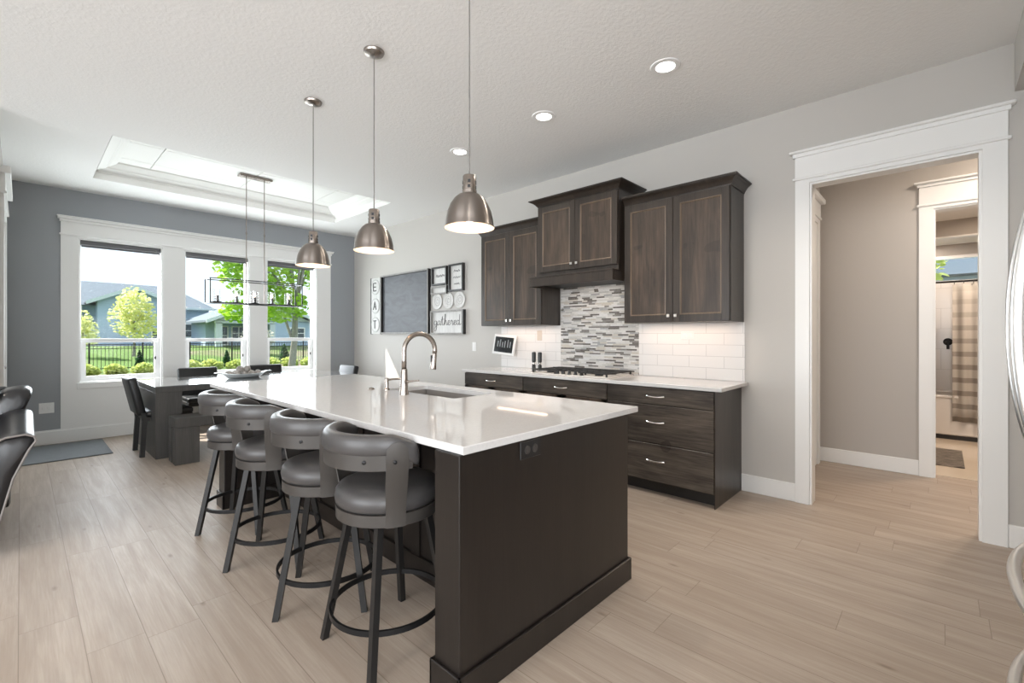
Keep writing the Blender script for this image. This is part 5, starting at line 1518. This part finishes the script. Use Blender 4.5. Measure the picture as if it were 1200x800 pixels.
def hwin(par, x0, x1, y, z0, z1, split=True):
    f = MB().box(x0, x1, y - 0.05, y, z0, z1)
    fr_ = f.build('window_trim', M['vinyl'], par)
    ww_ = 0.1
    xm = (x0 + x1) / 2
    for a, b in (((x0 + ww_, xm - ww_ / 2), (xm + ww_ / 2, x1 - ww_)) if split else ((x0 + ww_, x1 - ww_),)):
        zm = (z0 + z1) / 2
        MB().box(a, b, y - 0.06, y - 0.045, z0 + ww_, zm - 0.03).box(a, b, y - 0.06, y - 0.045, zm + 0.03, z1 - ww_).build('pane', M['house_glass'], fr_)
h1 = thing('neighbour_house', 'blue-grey gabled house behind the fence seen through the left window', 'house', (6.5, 52, HZ - 0.1))
gable(h1, 4.1, 8.6, 48, 50.0, HZ - 0.1, 4.16, 5.2, 'y', 0.7, M['siding_blue'], M['shingle'], M['fascia'])
MB().box(3.3, 12.0, 50.0, 58, HZ - 0.1, 3.8).build('wall', M['siding_blue'], h1)
MB().box(-3.0, 3.3, 49.4, 58, HZ - 0.1, 3.8).build('wall', M['siding_white'], h1, label='white sunlit end of the house')
t = bmesh.new()
vs = [t.verts.new(p) for p in ((-3.6, 48.9, 3.72), (12.5, 49.3, 3.72), (12.5, 58.7, 3.72), (-3.6, 58.7, 3.72), (-3.0, 54, 6.1), (9.8, 54, 5.95))]
for f_ in ((0, 1, 5, 4), (1, 2, 5), (2, 3, 4, 5), (3, 0, 4), (3, 2, 1, 0)):
    t.faces.new([vs[i] for i in f_])
bmesh.ops.recalc_face_normals(t, faces=t.faces[:])
q = MB(); q.add(t); q.build('main_roof', M['shingle'], h1)
MB().prism([(49.2, 3.62), (49.34, 3.62), (49.34, 3.8), (49.2, 3.8)], 0, 8.6, 12.5).build('fascia', M['fascia'], h1)
hwin(h1, 9.9, 11.5, 50, 1.1, 2.4); hwin(h1, 7.4, 8.3, 48, 0.6, 1.8)
for xx in (0.9, 1.9):
    hwin(h1, xx, xx + 0.4, 49.4, 1.3, 1.8, False)
h2 = thing('neighbour_house', 'low blue-grey house with a covered porch seen through the middle window', 'house', (13.5, 44, HZ - 0.1))
MB().box(10.0, 17.3, 42.6, 47, HZ - 0.1, 2.5).box(14.3, 17.3, 40, 42.6, HZ - 0.1, 2.5).build('wall', M['siding_blue'], h2)
MB().prism([(10.0, 2.45), (17.3, 2.45), (13.5, 4.05)], 1, 40.0, 40.3).build('gable_wall', M['fascia'], h2)
MB().box(10.0, 14.3, 40.0, 40.3, 2.25, 2.5).build('porch_beam', M['fascia'], h2)
for s_, e_ in ((-1, 9.3), (1, 18.0)):
    MB().prism([(13.5, 4.08), (e_, 2.3), (e_, 2.46), (13.5, 4.26)], 1, 39.4, 47.6).build('roof_slope', M['shingle'], h2)
    MB().prism([(13.5, 4.02), (e_, 2.24), (e_, 2.5), (13.5, 4.3)], 1, 39.3, 39.4).build('fascia', M['fascia'], h2)
MB().box(10.05, 10.5, 40.0, 40.3, HZ - 0.2, 2.3).build('porch_column', M['fascia'], h2)
MB().box(13.9, 14.3, 40.0, 40.3, HZ - 0.2, 2.3).build('porch_column', M['fascia'], h2)
hwin(h2, 10.9, 11.6, 42.6, HZ + 0.02, 2.1, False); hwin(h2, 11.8, 12.9, 42.6, 0.9, 2.1); hwin(h2, 13.2, 14.0, 42.6, 0.9, 2.1, False)
hwin(h2, 15.4, 16.7, 40, 1.0, 2.0)
# beyond the bathroom window
h5 = thing('neighbour_house', 'blue-grey shingled roof seen through the bathroom window', 'house', (18, -1.5, GZ))
MB().box(14.0, 24, -9, 2.0, GZ, 2.6).build('wall', M['siding_blue'], h5)
MB().prism([(13.4, 2.6), (24.6, 2.6), (19.0, 6.0)], 1, -9.3, 0.2).build('roof', mat('dark_blue_shingles', (0.085, 0.115, 0.15), 0.85), h5)
o = MB().box(8.9, 60, -40, 8.4, GZ - 0.2, GZ).build('ground', M['grass']); o['kind'] = 'structure'
t5 = thing('maple_tree', 'pale green tree seen at the left of the bathroom window', 'tree', (11.9, 0.75, GZ))
branchy((11.9, 0.75, GZ), (11.9, 0.75, 2.4), 0.08, 71, (11.9, 0.75, 2.75), (0.8, 0.8, 0.9), 6).build('trunk', M['bark'], t5, True)
fo = MB(); leaves(fo, (11.9, 0.75, 2.75), (0.85, 0.85, 0.95), 900, 0.13, 72); fo.build('foliage', M['leaf_hedge'], t5)

# hall and bathroom lamps; the one in the tub alcove is an added fill
light('hall_ceiling_lamp', 'AREA', (4.95, -0.6, 3.05), 27, (1, 0.84, 0.69), aim=(0, 0, -1), shape='DISK', size=0.35)
light('bathroom_lamp', 'AREA', (6.9, -0.8, 2.72), 46, (1, 0.80, 0.62), aim=(0, 0, -1), shape='DISK', size=0.4)
light('tub_alcove_fill', 'AREA', (8.3, 0.2, 2.54), 9, (1, 0.86, 0.74), aim=(0, 0, -1), shape='DISK', size=0.2)
